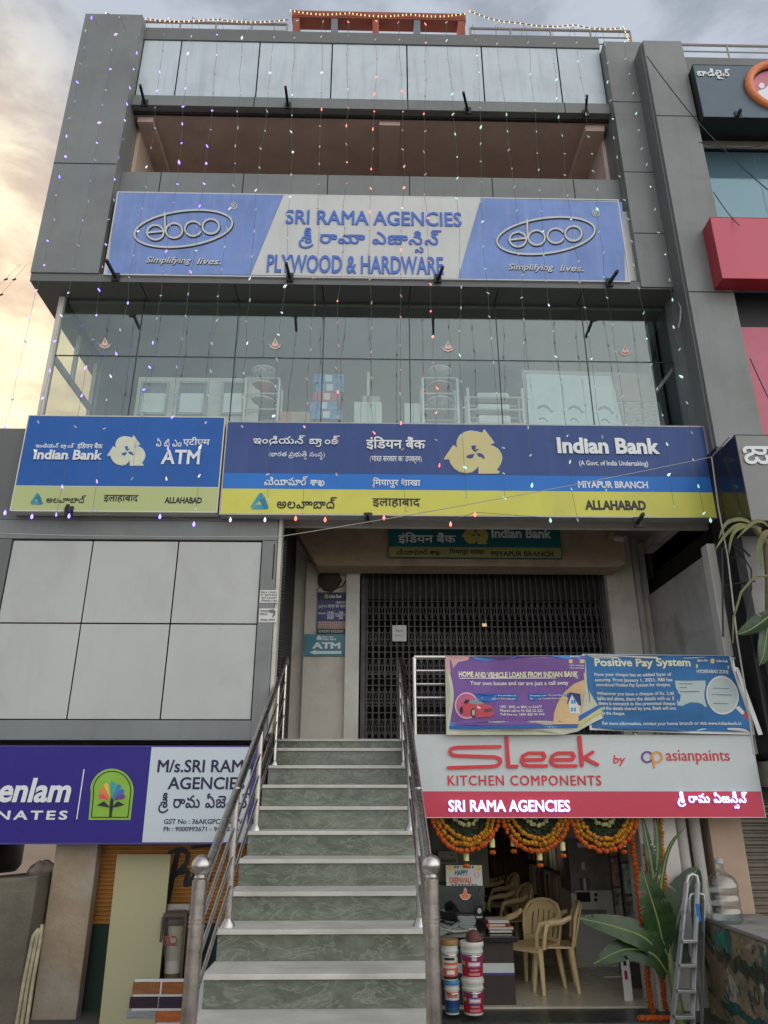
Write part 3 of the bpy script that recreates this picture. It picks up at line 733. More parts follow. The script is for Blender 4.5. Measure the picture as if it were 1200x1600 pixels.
text(BK, 'lettering', 'అలహాబాద్', (433, 776.5, 526, 795), B1, M_LETB, 'telugu', bold=.012, lift=.005)
text(BK, 'lettering', 'इलाहाबाद', (582, 779, 656.5, 793.5), B1, M_LETB, bold=.014, lift=.005)
text(BK, 'lettering', 'Indian Bank', (870, 685, 1029, 710), B1, M_LET, bold=.04, lift=.016)
text(BK, 'lettering', '(A Govt. of India Undertaking)', (905, 720, 1012.5, 730), B1, M_LET, bold=.016, lift=.004)
text(BK, 'lettering', 'MIYAPUR BRANCH', (903, 752, 1012, 763), B1, M_LET, bold=.03, lift=.005)
text(BK, 'lettering', 'ALLAHABAD', (914, 782, 1009, 797), B1, M_LETB, bold=.04, lift=.005)
bank_emblem(BK, (694, 672, 784, 740), B1, M_CREAMLET, M_CREAMRIM, M_NAVY)
triangle_emblem(BK, (392, 770.5, 419.5, 796), B1, M_TEAL1, M_TEAL2)

# --- cash-machine sign to its left
AX0, AX1, AZ0, AZ1 = -3.865, -1.645, 2.872, 4.04
AS = signbox('bank_sign', 'blue and pale green cash machine sign with cream trefoil left of the porch', AX0, AX1, AZ0, AZ1, BY, .14, M_WHITE, mat('white_sign_trim', (.66, .64, .55), .4), frame=.012)
M_ABL = mat('bright_blue_vinyl', (.032, .125, .42), spec=.2, rough=.3, var=.12, scale=.8)
M_AGR = mat('pale_green_vinyl', (.50, .56, .24), .4, var=.05, scale=1.2)
zA = at(190, 761.0, BY)[1]
bandface(AS, 'blue_band', (AX0 + .012, AX1 - .012, zA + .008, AZ1 - .012), BY, M_ABL)
bandface(AS, 'green_band', (AX0 + .012, AX1 - .012, AZ0 + .012, zA), BY, M_AGR)
bandface(AS, 'white_line', (AX0 + .012, AX1 - .012, zA + .001, zA + .007), BY, M_WHITE)
text(AS, 'lettering', 'ఇండియన్ బ్యాంక్', (56, 692.5, 116, 702), B1, M_LET, 'telugu', bold=.012)
text(AS, 'lettering', 'इंिडयन बैंक', (121, 691.5, 160.5, 702), B1, M_LET, bold=.016)
text(AS, 'lettering', 'Indian Bank', (54, 703.5, 160.5, 719), B1, M_LET, bold=.035, lift=.014)
text(AS, 'lettering', 'ఏ టి ఎం', (244.5, 685, 284, 698), B1, M_LET, 'telugu', bold=.010)
text(AS, 'lettering', 'एटीएम', (286, 683, 328, 698), B1, M_LET, bold=.014)
text(AS, 'lettering', 'ATM', (252.5, 703.5, 313, 726), B1, M_LET, bold=.025, lift=.014)
text(AS, 'lettering', 'అలహాబాద్', (73, 774, 134, 786), B1, M_LETB, 'telugu', bold=.008)
text(AS, 'lettering', 'इलाहाबाद', (162, 773.5, 216, 785.5), B1, M_LETB, bold=.012)
text(AS, 'lettering', 'ALLAHABAD', (257.5, 777, 315.5, 786.5), B1, M_LETB, bold=.03)
bank_emblem(AS, (168, 681, 227, 728), B1, mat('pale_cream', (.66, .68, .52), .4), M_LET, M_ABL)
triangle_emblem(AS, (48, 771, 67, 788.5), B1, M_TEAL1, M_TEAL2)

# --- teal sign on the porch beam
TX0, TX1, TZ0, TZ1 = rect(607, 800, 875, 872, 8.93)
TS = signbox('bank_sign', 'teal and olive bank name board mounted on the porch beam above the gate', TX0, TX1, TZ0, TZ1, 8.93, .05, M_DARK, mat('teal_trim', (.04, .10, .10), .5), frame=.008)
M_TL = mat('teal_vinyl', (.012, .135, .165), .4, var=.12, scale=1.5); M_OLV = mat('olive_vinyl', (.36, .35, .13), .5, var=.08, scale=2, dirt=.3)
zt_ = at(740, 855, 8.93)[1]
bandface(TS, 'teal_band', (TX0 + .008, TX1 - .008, zt_, TZ1 - .008), 8.93, M_TL); bandface(TS, 'olive_band', (TX0 + .008, TX1 - .008, TZ0 + .008, zt_ - .001), 8.93, M_OLV)
T1 = 8.927
text(TS, 'lettering', 'ఇండియన్ బ్యాంక్', (620, 807, 711, 825), T1, M_LET, 'telugu', bold=.012)
text(TS, 'lettering', 'इंिडयन बैंक', (622, 832, 712, 850), T1, M_LET, bold=.018)
text(TS, 'lettering', 'Indian Bank', (768, 826, 861, 841), T1, M_LET, bold=.03)
text(TS, 'lettering', 'మియాపూర్ శాఖ', (619, 857.5, 688, 868), T1, M_LETB, 'telugu', bold=.008)
text(TS, 'lettering', 'मियापुर शाखा'.replace('मिय', 'िमय'), (702, 857, 757, 868), T1, M_LETB, bold=.012)
text(TS, 'lettering', 'MIYAPUR BRANCH', (768, 861.5, 864.5, 869.5), T1, M_LETB, bold=.02)
bank_emblem(TS, (721, 815, 763, 850), T1, mat('gold_emblem', (.55, .46, .14), .4), mat('gold_rim', (.6, .55, .3), .4), M_TL, .006, 8)

# --- laminates sign at the lower left
GX_0, GX_1, GZ_0, GZ_1 = -4.9, -1.06, -.392, .466
GR = signbox('shop_sign', 'purple and white laminates sign with a fan tailed peacock badge', GX_0, GX_1, GZ_0, GZ_1, 7.40, .16, M_WHITE, mat('purple_trim', (.07, .05, .30), .4), frame=.012)
M_PUR = mat('purple_vinyl', (.040, .028, .25), spec=.2, rough=.3, var=.10, scale=1, bump=.05); M_ICE = mat('ice_white_vinyl', (.62, .69, .74), .4, var=.04, scale=1)
shape(GR, 'purple_face', [[(-240, 1167), (236, 1167), (221, 1316), (-240, 1316)]], 7.398, M_PUR, .001, .0008)
shape(GR, 'white_face', [[(237, 1167), (394, 1167), (384, 1316), (222, 1316)]], 7.398, M_ICE, .001, .0008)
G1 = 7.397
text(GR, 'lettering', 'Greenlam', (-76, 1215, 112, 1254), G1, M_LET, bold=.03, shear=.12, lift=.012)
text(GR, 'lettering', 'LAMINATES', (-92, 1266.5, 106, 1281), G1, M_LET, bold=.03, spacing=1.35, lift=.008)
shape(GR, 'divider', [stroke([(131.5, 1202), (120, 1280)], 1.6)[0]], G1, M_LET, .004)
M_LIME = mat('lime_green', (.28, .52, .05), .4)
arch = [(138.5, 1281), (142, 1240)] + [(175 + 34 * math.cos(math.radians(a)), 1236 - 35 * math.sin(math.radians(a))) for a in range(170, -1, -10)] + [(204, 1281)]
shape(GR, 'badge', [arch], G1, M_LIME, .004)
inner = [(143, 1277), (146.5, 1240)] + [(175.3 + 29.5 * math.cos(math.radians(a)), 1236 - 31 * math.sin(math.radians(a))) for a in range(170, -1, -10)] + [(200, 1277)]
shape(GR, 'badge_line', stroke(inner, 1.5, True, 6), G1, M_LETB, .006, .001)
for i, (a, c) in enumerate(zip((152, 128, 106, 84, 62, 42, 22), ((.80, .09, .12), (.85, .20, .06), (.85, .55, .08), (.02, .38, .40), (.03, .22, .55), (.05, .14, .50), (.18, .05, .22)))):
    ln = (21, 26, 31, 33, 31, 28, 24)[i]; ca, sa = math.cos(math.radians(a)), math.sin(math.radians(a)); cx, cy = 173.5, 1252
    base = (cx + 3 * ca, cy - 3 * sa); tip = (cx + ln * ca, cy - ln * sa); nx, ny = sa, ca
    pts = [base, (cx + ln * .75 * ca + 3.6 * nx, cy - ln * .75 * sa + 3.6 * ny)] + [(cx + ln * .83 * ca + 3.9 * math.cos(math.radians(t)), cy - ln * .83 * sa - 3.9 * math.sin(math.radians(t))) for t in range(int(a) - 90, int(a) + 91, 20)] + [(cx + ln * .75 * ca - 3.6 * nx, cy - ln * .75 * sa - 3.6 * ny)]
    shape(GR, 'badge_feather', [pts], G1, mat('feather_%d' % i, c, .4), .0065 + .0004 * i, .0003)
shape(GR, 'badge_bird', [[(171, 1277), (172.5, 1252), (175, 1245), (178, 1252), (174.5, 1277)], [(173, 1262), (163, 1252), (152, 1258), (162, 1260)], [(175, 1262), (184, 1252), (195, 1257), (186, 1260)]], G1, M_LETB, .010, .0008)
M_NVL = mat('navy_letter', (.014, .012, .07), .5)
text(GR, 'lettering', 'M/s.SRI RAMA', (246.5, 1187, 399, 1207), G1, M_NVL, bold=.018)
text(GR, 'lettering', 'AGENCIES', (262.5, 1214, 382.5, 1233.5), G1, M_NVL, bold=.018)
text(GR, 'lettering', 'శ్రీ రామ ఏజెన్సీస్', (248, 1238.5, 389, 1275), G1, M_NVL, 'telugu', bold=.014)
text(GR, 'lettering', 'GST No : 36AKGPC71 17W', (256.5, 1279.5, 379, 1287.5), G1, M_NVL, bold=.012)
text(GR, 'lettering', 'Ph : 9000993671 - 96665 367', (256, 1291.5, 378, 1299), G1, M_NVL, bold=.012)

# --- kitchen sign over the right-hand shop
KX0, KX1, KZ0, KZ1 = .44, 3.69, -.170, .565
KS = signbox('shop_sign', 'white and red kitchen components sign above the shop door', KX0, KX1, KZ0, KZ1, 7.30, .16, M_WHITE, mat('white_acrylic_edge', (.62, .63, .64), .35), frame=.006)
M_KW = mat('white_acrylic', (.60, .65, .65), .25, var=.04, scale=1, dirt=.12, dcol=(.42, .42, .40)); M_KR = mat('red_acrylic', (.62, .035, .085), .28, var=.06, scale=1)
zk = at(900, 1236.5, 7.3)[1]
bandface(KS, 'white_face', (KX0 + .006, KX1 - .006, zk, KZ1 - .006), 7.30, M_KW); bandface(KS, 'red_face', (KX0 + .006, KX1 - .006, KZ0 + .006, zk - .001), 7.30, M_KR)
K1 = 7.297
zq = lambda pts: [(640 + x * .46667, 1010 + y * .46667) for x, y in pts]
M_RED = mat('red_letter', (.70, .02, .04), .35)
sk = stroke(zq([(302, 336), (160, 338), (140, 342), (134, 352), (140, 362), (158, 366), (285, 370), (302, 376), (304, 388), (296, 398), (275, 402), (130, 406)]), 5.2)
sk += stroke(zq([(324, 306), (330, 402), (358, 402)]), 5.6)
for dx in (0, 98): sk += stroke(zq([(378 + dx, 380), (446 + dx, 379), (452 + dx, 368), (446 + dx, 357), (398 + dx, 357), (380 + dx, 366), (374 + dx, 384), (382 + dx, 396), (398 + dx, 400), (458 + dx, 400)]), 5.0)
sk += stroke(zq([(568, 304), (576, 398)]), 5.6) + stroke(zq([(612, 354), (578, 376)]), 5) + stroke(zq([(582, 372), (628, 396)]), 5)
shape(KS, 'lettering', sk, K1, M_RED, .022, .018)
text(KS, 'lettering', 'KITCHEN COMPONENTS', (699.5, 1211.5, 939, 1227.5), K1, M_RED, bold=.012, spacing=1.15, lift=.008)
text(KS, 'lettering', 'by', (957.5, 1180, 977.5, 1197), K1, M_RED, bold=.008, shear=.2, lift=.006)
text(KS, 'lettering', 'asianpaints', (1040.5, 1172, 1140, 1194.5), K1, M_RED, bold=.004, lift=.006)
shape(KS, 'round_mark', ring(1011, 1183, 8, 8, 3.2), K1, mat('mark_purple', (.16, .06, .30), .4), .006)
shape(KS, 'round_mark', ring(1026, 1183, 8, 8, 3.2) + stroke([(1019, 1182), (1022, 1199)], 3), K1, mat('mark_orange', (.80, .30, .04), .4), .0075, .0012)
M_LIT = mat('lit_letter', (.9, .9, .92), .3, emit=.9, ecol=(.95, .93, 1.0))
M_HALO = mat('letter_glow', (.3, .2, .7), .3, emit=.6, ecol=(.30, .18, .85))  # purple glow around the lit letters, put in as a wider glowing copy
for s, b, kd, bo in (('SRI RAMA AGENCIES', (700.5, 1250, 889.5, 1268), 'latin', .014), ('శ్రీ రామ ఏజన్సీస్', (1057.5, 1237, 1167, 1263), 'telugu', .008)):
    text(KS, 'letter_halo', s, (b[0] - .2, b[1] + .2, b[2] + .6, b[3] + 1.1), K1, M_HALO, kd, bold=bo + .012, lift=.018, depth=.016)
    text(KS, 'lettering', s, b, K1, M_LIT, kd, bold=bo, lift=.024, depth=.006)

# --- cloth banners hung on the landing rail
def wave(x, y, z):
    d = .020 * math.sin(x * 5.1 + 1.3 * z) + .011 * math.sin(x * 13 - z * 7) + .010 * math.sin(z * 9 + x * 3)
    return (x, y + d, z)
def wsheet(name, pts, Y, m, S, thick=.004, grid=.045, lift=0.0): return flat([[at(x, y, Y) for x, y in pts]], Y - lift, thick, grid).build(name, m, S, deform=wave)
HB = thing('banner', 'creased purple cloth banner about home and vehicle loans tied to the railing', 'banner', (1.4, 7.25, .56))
HY = 7.235
q7 = lambda pts: [(690 + x * .21667, 1015 + y * .21667) for x, y in pts]
M_BPUR = mat('purple_cloth', (.19, .095, .31), .75, var=.16, scale=3); M_BEDGE = mat('banner_hem', (.55, .55, .42), .7)
wsheet('hem', [(695.5, 1024.5), (914, 1024), (918, 1075), (936, 1105), (942, 1122), (925, 1130), (902, 1143), (880, 1148), (697, 1148.5)], HY, M_BEDGE, HB)
wsheet('cloth', q7([(55, 50), (1035, 45), (1030, 300), (1000, 470), (985, 545), (60, 545)]), HY, M_BPUR, HB, .002, .045, .004)
def bsh(S, name, pts, Y, m, lift, grid=.05): return wsheet(name, pts, Y, m, S, .0015, grid, lift)
M_SKY = mat('sky_blue_print', (.05, .26, .62), .7); M_TAN = mat('tan_print', (.66, .46, .24), .7); M_PINK = mat('pink_print', (.55, .14, .28), .7)
M_DBLUE = mat('blue_print', (.03, .14, .46), .7); M_PALE = mat('pale_print', (.74, .74, .70), .7); M_CARR = mat('car_red', (.58, .07, .09), .6)
bsh(HB, 'print_shape', q7([(28, 48), (205, 46), (190, 75), (120, 90), (80, 135), (60, 175), (42, 180)]), HY, mat('peach_print', (.62, .36, .36), .7), .006)
bsh(HB, 'print_shape', q7([(205, 46), (560, 44), (520, 62), (440, 58), (330, 82), (250, 72)]), HY, M_SKY, .0065)
bsh(HB, 'print_shape', q7([(760, 46), (1010, 46), (990, 80), (900, 72), (840, 62)]), HY, M_SKY, .0065)
bsh(HB, 'print_shape', q7([(60, 525), (120, 535), (200, 522), (260, 545), (260, 552), (60, 552)]), HY, M_SKY, .0065)
bsh(HB, 'print_band', q7([(55, 552), (975, 545), (975, 566), (55, 575)]), HY, M_DBLUE, .007)
bsh(HB, 'print_band', q7([(985, 520), (1150, 415), (1160, 450), (985, 560)]), HY, mat('olive_print', (.58, .55, .22), .7), .0085)
bsh(HB, 'print_band', q7([(985, 480), (1120, 405), (1150, 420), (985, 520)]), HY, M_DBLUE, .0088)
bsh(HB, 'print_shape', q7([(800, 540), (805, 460), (830, 390), (880, 310), (950, 250), (1030, 215), (1030, 300), (1000, 470), (985, 540)]), HY, M_TAN, .007)
text(HB, 'lettering', 'HOME AND VEHICLE LOANS FROM INDIAN BANK', (716.5, 1049.5, 902, 1058.5), HY, mat('cream_print', (.78, .74, .50), .7), bold=.035, lift=.008, deform=wave, n=2)
bsh(HB, 'rule', q7([(126, 206), (980, 204), (980, 210), (126, 212)]), HY, M_PALE, .008)
text(HB, 'lettering', 'Your own house and car are just a call away', (734, 1064, 887, 1072.5), HY, M_PALE, bold=.02, lift=.008, deform=wave, n=2)
for pts, l1, l2, x0, x1 in ((((230, 318), (546, 314), (550, 370), (236, 375)), 'Vehicle Loan - For purchase of', 'Four-wheeler or Two-wheeler', 288, 535), (((626, 316), (935, 308), (930, 360), (630, 368)), 'Housing Loan - For purchase of', 'House or Construction of house', 642, 898)):
    bsh(HB, 'print_box', q7(pts), HY, M_DBLUE, .008)
    for t, y in ((l1, 325), (l2, 347)):
        b = q7([(x0, y), (x1, y + 14)]); text(HB, 'lettering', t, (*b[0], *b[1]), HY, M_PALE, bold=.02, lift=.010, deform=wave, n=1)
for t, x1, y in (('SMS - IBHL or IBVL to 56677', 720, 403), ('Missed call to 96 428 22 222', 728, 430), ('Toll free no. 1800 425 00 000', 738, 457)):
    b = q7([(420, y), (x1, y + 20)]); text(HB, 'lettering', t, (*b[0], *b[1]), HY, M_PALE, bold=.025, lift=.008, deform=wave, n=1)
b = q7([(340, 515), (800, 533)]); text(HB, 'lettering', 'For further details, please contact your nearest branch', (*b[0], *b[1]), HY, M_PALE, bold=.015, lift=.008, deform=wave, n=1)
b = q7([(315, 555), (955, 565)]); text(HB, 'lettering', 'Zonal Office, Hyderabad', (*b[0], *b[1]), HY, M_PALE, bold=.01, lift=.009, deform=wave, n=1)
bsh(HB, 'round_print', circ(690 + 180 * .21667, 1015 + 405 * .21667, 19, 20.5), HY, mat('peach_rim_print', (.74, .52, .48), .7), .008); bsh(HB, 'round_print', circ(690 + 180 * .21667, 1015 + 405 * .21667, 17.2, 18.6), HY, M_PINK, .009)
bsh(HB, 'printed_car', q7([(126, 420), (150, 400), (165, 362), (270, 356), (310, 395), (355, 405), (376, 430), (374, 470), (350, 486), (250, 490), (215, 480), (150, 470), (128, 450)]), HY, M_CARR, .0105)
bsh(HB, 'printed_car_glass', q7([(195, 390), (205, 365), (268, 360), (305, 393), (262, 396)]), HY, mat('car_glass_print', (.25, .32, .36), .6), .012); bsh(HB, 'printed_car_glass', q7([(152, 392), (170, 366), (196, 366), (188, 390)]), HY, M_LETB, .012)
bsh(HB, 'printed_wheel', circ(*q7([(228, 455)])[0], 4.2, 7), HY, M_LETB, .0125); bsh(HB, 'printed_wheel', circ(*q7([(140, 440)])[0], 2.6, 5.5), HY, M_LETB, .0125)
bsh(HB, 'printed_wheel_rim', circ(*q7([(229, 455)])[0], 2.6, 4.6), HY, mat('rim_print', (.45, .45, .45), .5), .0135)
bsh(HB, 'printed_grille', q7([(300, 428), (366, 424), (366, 446), (310, 452)]), HY, mat('grille_print', (.14, .05, .06), .5), .0125); bsh(HB, 'printed_headlight', q7([(255, 405), (285, 420), (275, 428), (258, 420)]), HY, M_PALE, .0125)
bsh(HB, 'printed_house', q7([(912, 380), (935, 320), (990, 400), (994, 465), (920, 460)]), HY, M_PALE, .0095); bsh(HB, 'printed_roof', q7([(900, 392), (925, 310), (1000, 320), (1005, 405), (985, 400), (935, 325), (908, 392)]), HY, mat('roof_print', (.02, .05, .16), .6), .0105)
for wx, wy in ((930, 420), (952, 420), (932, 365), (950, 362)): bsh(HB, 'printed_window', q7([(wx, wy), (wx + 13, wy), (wx + 13, wy + 28), (wx, wy + 28)]), HY, M_SKY, .0115)
bsh(HB, 'print_box', q7([(910, 76), (1026, 74), (1026, 100), (910, 102)]), HY, mat('olive_print', (.58, .55, .22), .7), .008)
b = q7([(918, 50), (985, 62)]); text(HB, 'lettering', 'इंिडयन बैंक', (*b[0], *b[1]), HY, M_PALE, bold=.02, lift=.009, deform=wave, n=1)
for y in (112, 130): b = q7([(912, y), (1022, y + 12)]); text(HB, 'lettering', 'Your own bank', (*b[0], *b[1]), HY, M_PALE, bold=.02, lift=.009, deform=wave, n=1)

PB = thing('banner', 'creased blue cloth banner about cheque payment safety tied to the railing', 'banner', (2.9, 7.25, .57))
PY = 7.262
q3 = lambda pts: [(760 + x * .36667, 780 + y * .36667) for x, y in pts]
M_BB = mat('blue_cloth', (.03, .15, .36), .7, var=.22, scale=2.2)
wsheet('hem', [(909, 1022), (1142, 1024), (1150, 1045), (1172, 1100), (1181, 1148), (1080, 1146), (920, 1141)], PY, M_PALE, PB)
wsheet('cloth', [(913, 1022.5), (1140, 1024.5), (1146, 1045), (1163, 1100), (1176, 1144), (1080, 1142.5), (924, 1138)], PY, M_BB, PB, .002, .045, .004)
text(PB, 'lettering', 'Positive Pay System', (929.5, 1028.5, 1078.5, 1045), PY, mat('cream_print', (.78, .74, .50), .7), bold=.025, lift=.008, deform=wave)
for t, x0, x1, y in (('Now your cheque has an added layer of', 460, 783, 740), ('security. From January 1, 2021, RBI has', 462, 788, 763), ('introduced Positive Pay System for cheques.', 468, 780, 784), ('Whenever you issue a cheque of Rs. 2.00', 470, 796, 821), ('lakhs and above, share the details with us. If', 472, 798, 841), ('there is mismatch in the presented cheque', 476, 803, 863), ('and the details shared by you, Bank will not', 478, 806, 883), ('pay the cheque.', 480, 595, 904), ('For more information, contact your home branch or visit www.indianbank.in', 492, 1082, 948)):
    b = q3([(x0, y), (x1, y + 19)]); text(PB, 'lettering', t, (*b[0], *b[1]), PY, M_PALE, bold=.014, lift=.008, deform=wave, n=2)
b = q3([(895, 727), (1035, 742)]); text(PB, 'lettering', 'HYDERABAD ZONE', (*b[0], *b[1]), PY, M_PALE, bold=.02, lift=.008, deform=wave, n=2)
bsh(PB, 'print_band', q3([(893, 703), (1037, 708), (1037, 722), (893, 720)]), PY, mat('olive_print', (.58, .55, .22), .7), .006)
b = q3([(898, 682), (942, 694)]); text(PB, 'lettering', 'इंिडयन बैंक', (*b[0], *b[1]), PY, M_PALE, bold=.02, lift=.008, deform=wave, n=1)
b = q3([(980, 684), (1030, 695)]); text(PB, 'lettering', 'Indian Bank', (*b[0], *b[1]), PY, M_PALE, bold=.02, lift=.008, deform=wave, n=1)
bsh(PB, 'printed_emblem', circ(*q3([(962, 690)])[0], 3.4, 4), PY, M_TAN, .006)
M_CHQ = mat('cheque_print', (.48, .56, .55), .7, var=.06)
bsh(PB, 'printed_cheque', q3([(800, 774), (930, 774), (930, 888), (812, 880)]), PY, M_CHQ, .006)
bsh(PB, 'printed_lens_rim', circ(*q3([(1004, 835)])[0], 27.5, 30.5), PY, M_PALE, .0072); bsh(PB, 'printed_lens', circ(*q3([(1004, 835)])[0], 25, 28), PY, M_CHQ, .0084)
bsh(PB, 'printed_handle', q3([(1060, 890), (1075, 880), (1098, 908), (1088, 920)]), PY, M_PALE, .0075); bsh(PB, 'printed_handle', q3([(1088, 918), (1104, 906), (1124, 958)]), PY, M_CARR, .0075)
for x0, x1, y in ((815, 875, 786), (820, 850, 802), (820, 900, 820), (960, 1040, 805), (955, 1050, 832), (960, 1030, 870)): bsh(PB, 'printed_line', q3([(x0, y), (x1, y), (x1, y + 3), (x0, y + 3)]), PY, mat('line_print', (.16, .24, .30), .7), .0098)
# turned-back corner of the blue banner
fc = MB(); pts = [at(1146, 1042, 7.24), at(1152, 1044, 7.24), at(1190, 1148, 7.24), at(1183, 1149, 7.24)]
fc.prism(pts, 7.215, 7.219); fc.build('folded_edge', M_PALE, PB)

# --- small boards on the porch wall
def board(name, label, box, Y, m, cat='sign', thick=.012):
    X0, X1, Z0, Z1 = rect(*box, Y); S = thing(name, label, cat, ((X0 + X1) / 2, Y, Z0)); MB().box(X0, X1, Y, Y + thick, Z0, Z1).build('plate', m, S, bevel=.002); return S
s = board('timing_board', 'dark blue bank hours board with a pink strip and Sunday holiday line', (495.5, 925.5, 542.5, 990), 9.478, mat('dark_blue_board', (.028, .028, .075), .4, var=.15))
Y = 9.478
X0, X1, Z0, Z1 = rect(496.5, 938, 541.5, 970, Y); MB().box(X0, X1, Y - .002, Y, Z0, Z1).build('blue_panel', mat('board_blue', (.06, .07, .24), .4), s)
X0, X1, Z0, Z1 = rect(496.5, 971, 540, 982, Y); MB().box(X0, X1, Y - .002, Y, Z0, Z1).build('pink_panel', mat('board_pink', (.55, .40, .36), .5), s)
for t, b, bo in (('Indian Bank', (514, 929, 534, 934.5), .03), ('BUSINESS HOURS', (525, 939.5, 540, 943), .02), ('ప్రభుత్వ శాఖ', (497.5, 944.5, 511, 952), 0), ('कार्य का समय', (512, 945, 541, 951.5), .02), ('FROM', (497, 957, 508.5, 960), .02), ('10.00', (511.5, 954.5, 521.5, 968), .03), ('TO', (523, 958, 528, 964), .02), ('4.00', (528.5, 954.5, 536, 968), .03), ('PM', (537, 959, 541, 962), .02), ('SUNDAY HOLIDAY', (498, 984, 537.5, 988.5), .03)):
    text(s, 'lettering', t, b, Y - .002, mat('cream_print2', (.6, .58, .42), .6) if t.startswith('SUN') else M_LET, 'telugu' if t[0] == 'ప' else 'latin', bold=bo, lift=.003, n=2)
for y in (973, 976, 979): text(s, 'lettering', 'Lunch time 2.00 to 2.30', (498.5, y, 538, y + 2), Y - .002, mat('maroon_print', (.2, .05, .05), .6), bold=.01, lift=.003, n=1)
bank_emblem(s, (506, 928, 513, 935), Y - .001, mat('gold_emblem', (.55, .46, .14), .4), mat('gold_rim', (.6, .55, .3), .4), M_DARK, .003, 8)
s = board('direction_sign', 'teal cash machine direction plate with a white arrow pointing left', (475.8, 991, 540.5, 1025), 9.472, mat('teal_plate', (.015, .22, .30), .35, var=.08)); Y = 9.472
text(s, 'lettering', 'ATM', (487.5, 1003.5, 532, 1013.5), Y, M_LET, bold=.05, lift=.003)
text(s, 'lettering', 'इंिडयन बैंक', (503, 993.5, 521, 997.5), Y, M_LET, bold=.02, lift=.003, n=1); text(s, 'lettering', 'Indian Bank', (503, 996.8, 525.5, 1000.5), Y, M_LET, bold=.03, lift=.003, n=1)
bank_emblem(s, (494, 993, 502.5, 1000), Y, M_LET, M_LET, M_TL, .003, 8)
shape(s, 'arrow', [[(483.5, 1019.3), (494.5, 1015), (493, 1017.3), (533.5, 1017.3), (533.5, 1021.6), (493, 1021.6), (494.5, 1023.4)]], Y, M_LET, .003, .002)
s = board('paper_notice', 'white tax service notice pasted high on the grey cladding edge', (405.8, 922, 434.8, 942), 7.594, mat('paper', (.72, .71, .68), .8), 'notice', .004); Y = 7.594
for i, t in enumerate(('PAN CARD', 'IT RETURN', 'GST & AUDIT', '9704421183')): text(s, 'lettering', t, (408, 924 + i * 4.4, 432.5, 927 + i * 4.4), Y, mat('faded_ink', (.12, .12, .13), .7), bold=.02, lift=.002, n=2)
s = board('paper_notice', 'torn white registration notice pasted below the tax notice', (404.5, 950.6, 433, 972.6), 7.594, mat('paper', (.72, .71, .68), .8), 'notice', .004)
for i, t in enumerate(('TRADE', 'REG.', '', '9790319997')):
    if t: text(s, 'lettering', t, (406.5, 953 + i * 4.7, 406.5 + (23 if i == 3 else 12), 956.5 + i * 4.7), Y, mat('faded_ink', (.12, .12, .13), .7), bold=.02, lift=.002, n=2)
shape(s, 'torn_patch', [[(419, 954), (426, 951.5), (431, 955), (429, 962), (425, 966), (427, 958), (420, 957)]], Y, M_CLAD2, .003, .002)
# --- flame-lamp stickers on the glass
M_DIYA = mat('diya_pink', (.62, .20, .18), .6); M_DIYAW = mat('diya_white', (.72, .66, .62), .6)
def diya(px, py, Y, k, label, grp=None):
    X, Z = at(px, py, Y); S = tag(thing('lamp_sticker', label, 'sticker', (X, Y, Z)), label, 'sticker', grp)
    o = [(-13, -1), (-6, 3), (-3, -3), (0, -9), (3, -3), (6, 3), (13, -1), (9, 2), (7, 6), (0, 9), (-7, 6), (-9, 2)]
    i = [(-8, 2), (0, 4), (8, 2), (5, 5), (0, 7), (-5, 5)]; f = [(0, -7), (2, -2), (0, 2), (-2, -2)]
    P = lambda c: [(px + x * k, py + y * k) for x, y in c]
    shape(S, 'sticker_back', [P(o)], Y, M_DIYAW, .002, .001); shape(S, 'bowl', [P(i)], Y, M_DIYA, .003, .0008); shape(S, 'flame', [P(f)], Y, mat('diya_flame', (.7, .28, .18), .6), .003, .0008)
for px, py, w in ((164, 536, 'on the pane nearest the sky lit corner'), (430, 537, 'above the blue boxes and wash basins'), (700, 541, 'above the second basin rack'), (977, 547, 'above the dolphin panel')):
    diya(px, py, YG - .007, 1.0, 'pink oil lamp sticker ' + w, 'oil lamp stickers on the showroom glass')
# ------------------------------------------------------------------ roof terrace
def roofrail(X0, X1, Y, label, step):
    S = thing('terrace_railing', label, 'railing', (X0, Y, 10.8))
    for z, r in ((11.42, .022), (11.27, .012), (11.12, .012)): MB().tube([(X0, Y, z), (X1, Y, z)], r, 8).build('rail', M_RAIL, S, True)
    n = int((X1 - X0) / step)
    for i in range(n + 1): X = X0 + (X1 - X0) * i / n; MB().tube([(X, Y, 10.4), (X, Y, 11.42)], .016, 8).build('post', M_RAIL, S, True)
roofrail(-3.6, -1.36, 8.1, 'thin steel terrace railing left of the terracotta roof frame', .55)
roofrail(1.54, 4.1, 8.1, 'thin steel terrace railing right of the terracotta roof frame', .6)
KF = thing('roof_frame', 'terracotta painted roof beam on five short posts above the silver panels', 'frame', (.1, 8.4, 10.5))
MB().box(-1.33, 1.52, 8.30, 8.52, 11.93, 12.05).build('beam', M_TERRA, KF, bevel=.008)
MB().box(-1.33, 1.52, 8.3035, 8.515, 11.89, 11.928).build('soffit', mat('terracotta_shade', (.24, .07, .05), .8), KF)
for i, (a, b) in enumerate(((457, 467), (517, 527), (582, 592), (647, 657), (716, 727))):
    x0, x1 = at(a, 45, 8.3)[0], at(b, 45, 8.3)[0]
    MB().box(x0, x1, 8.31, 8.50, 10.4, 11.889).build('post', M_TERRA if i in (0, 2, 4) else mat('grey_post', (.20, .22, .25), .8), KF, bevel=.006)
MB().box(-1.30, 1.50, 8.36, 8.40, 11.55, 11.57).build('rail', M_RAIL, KF)
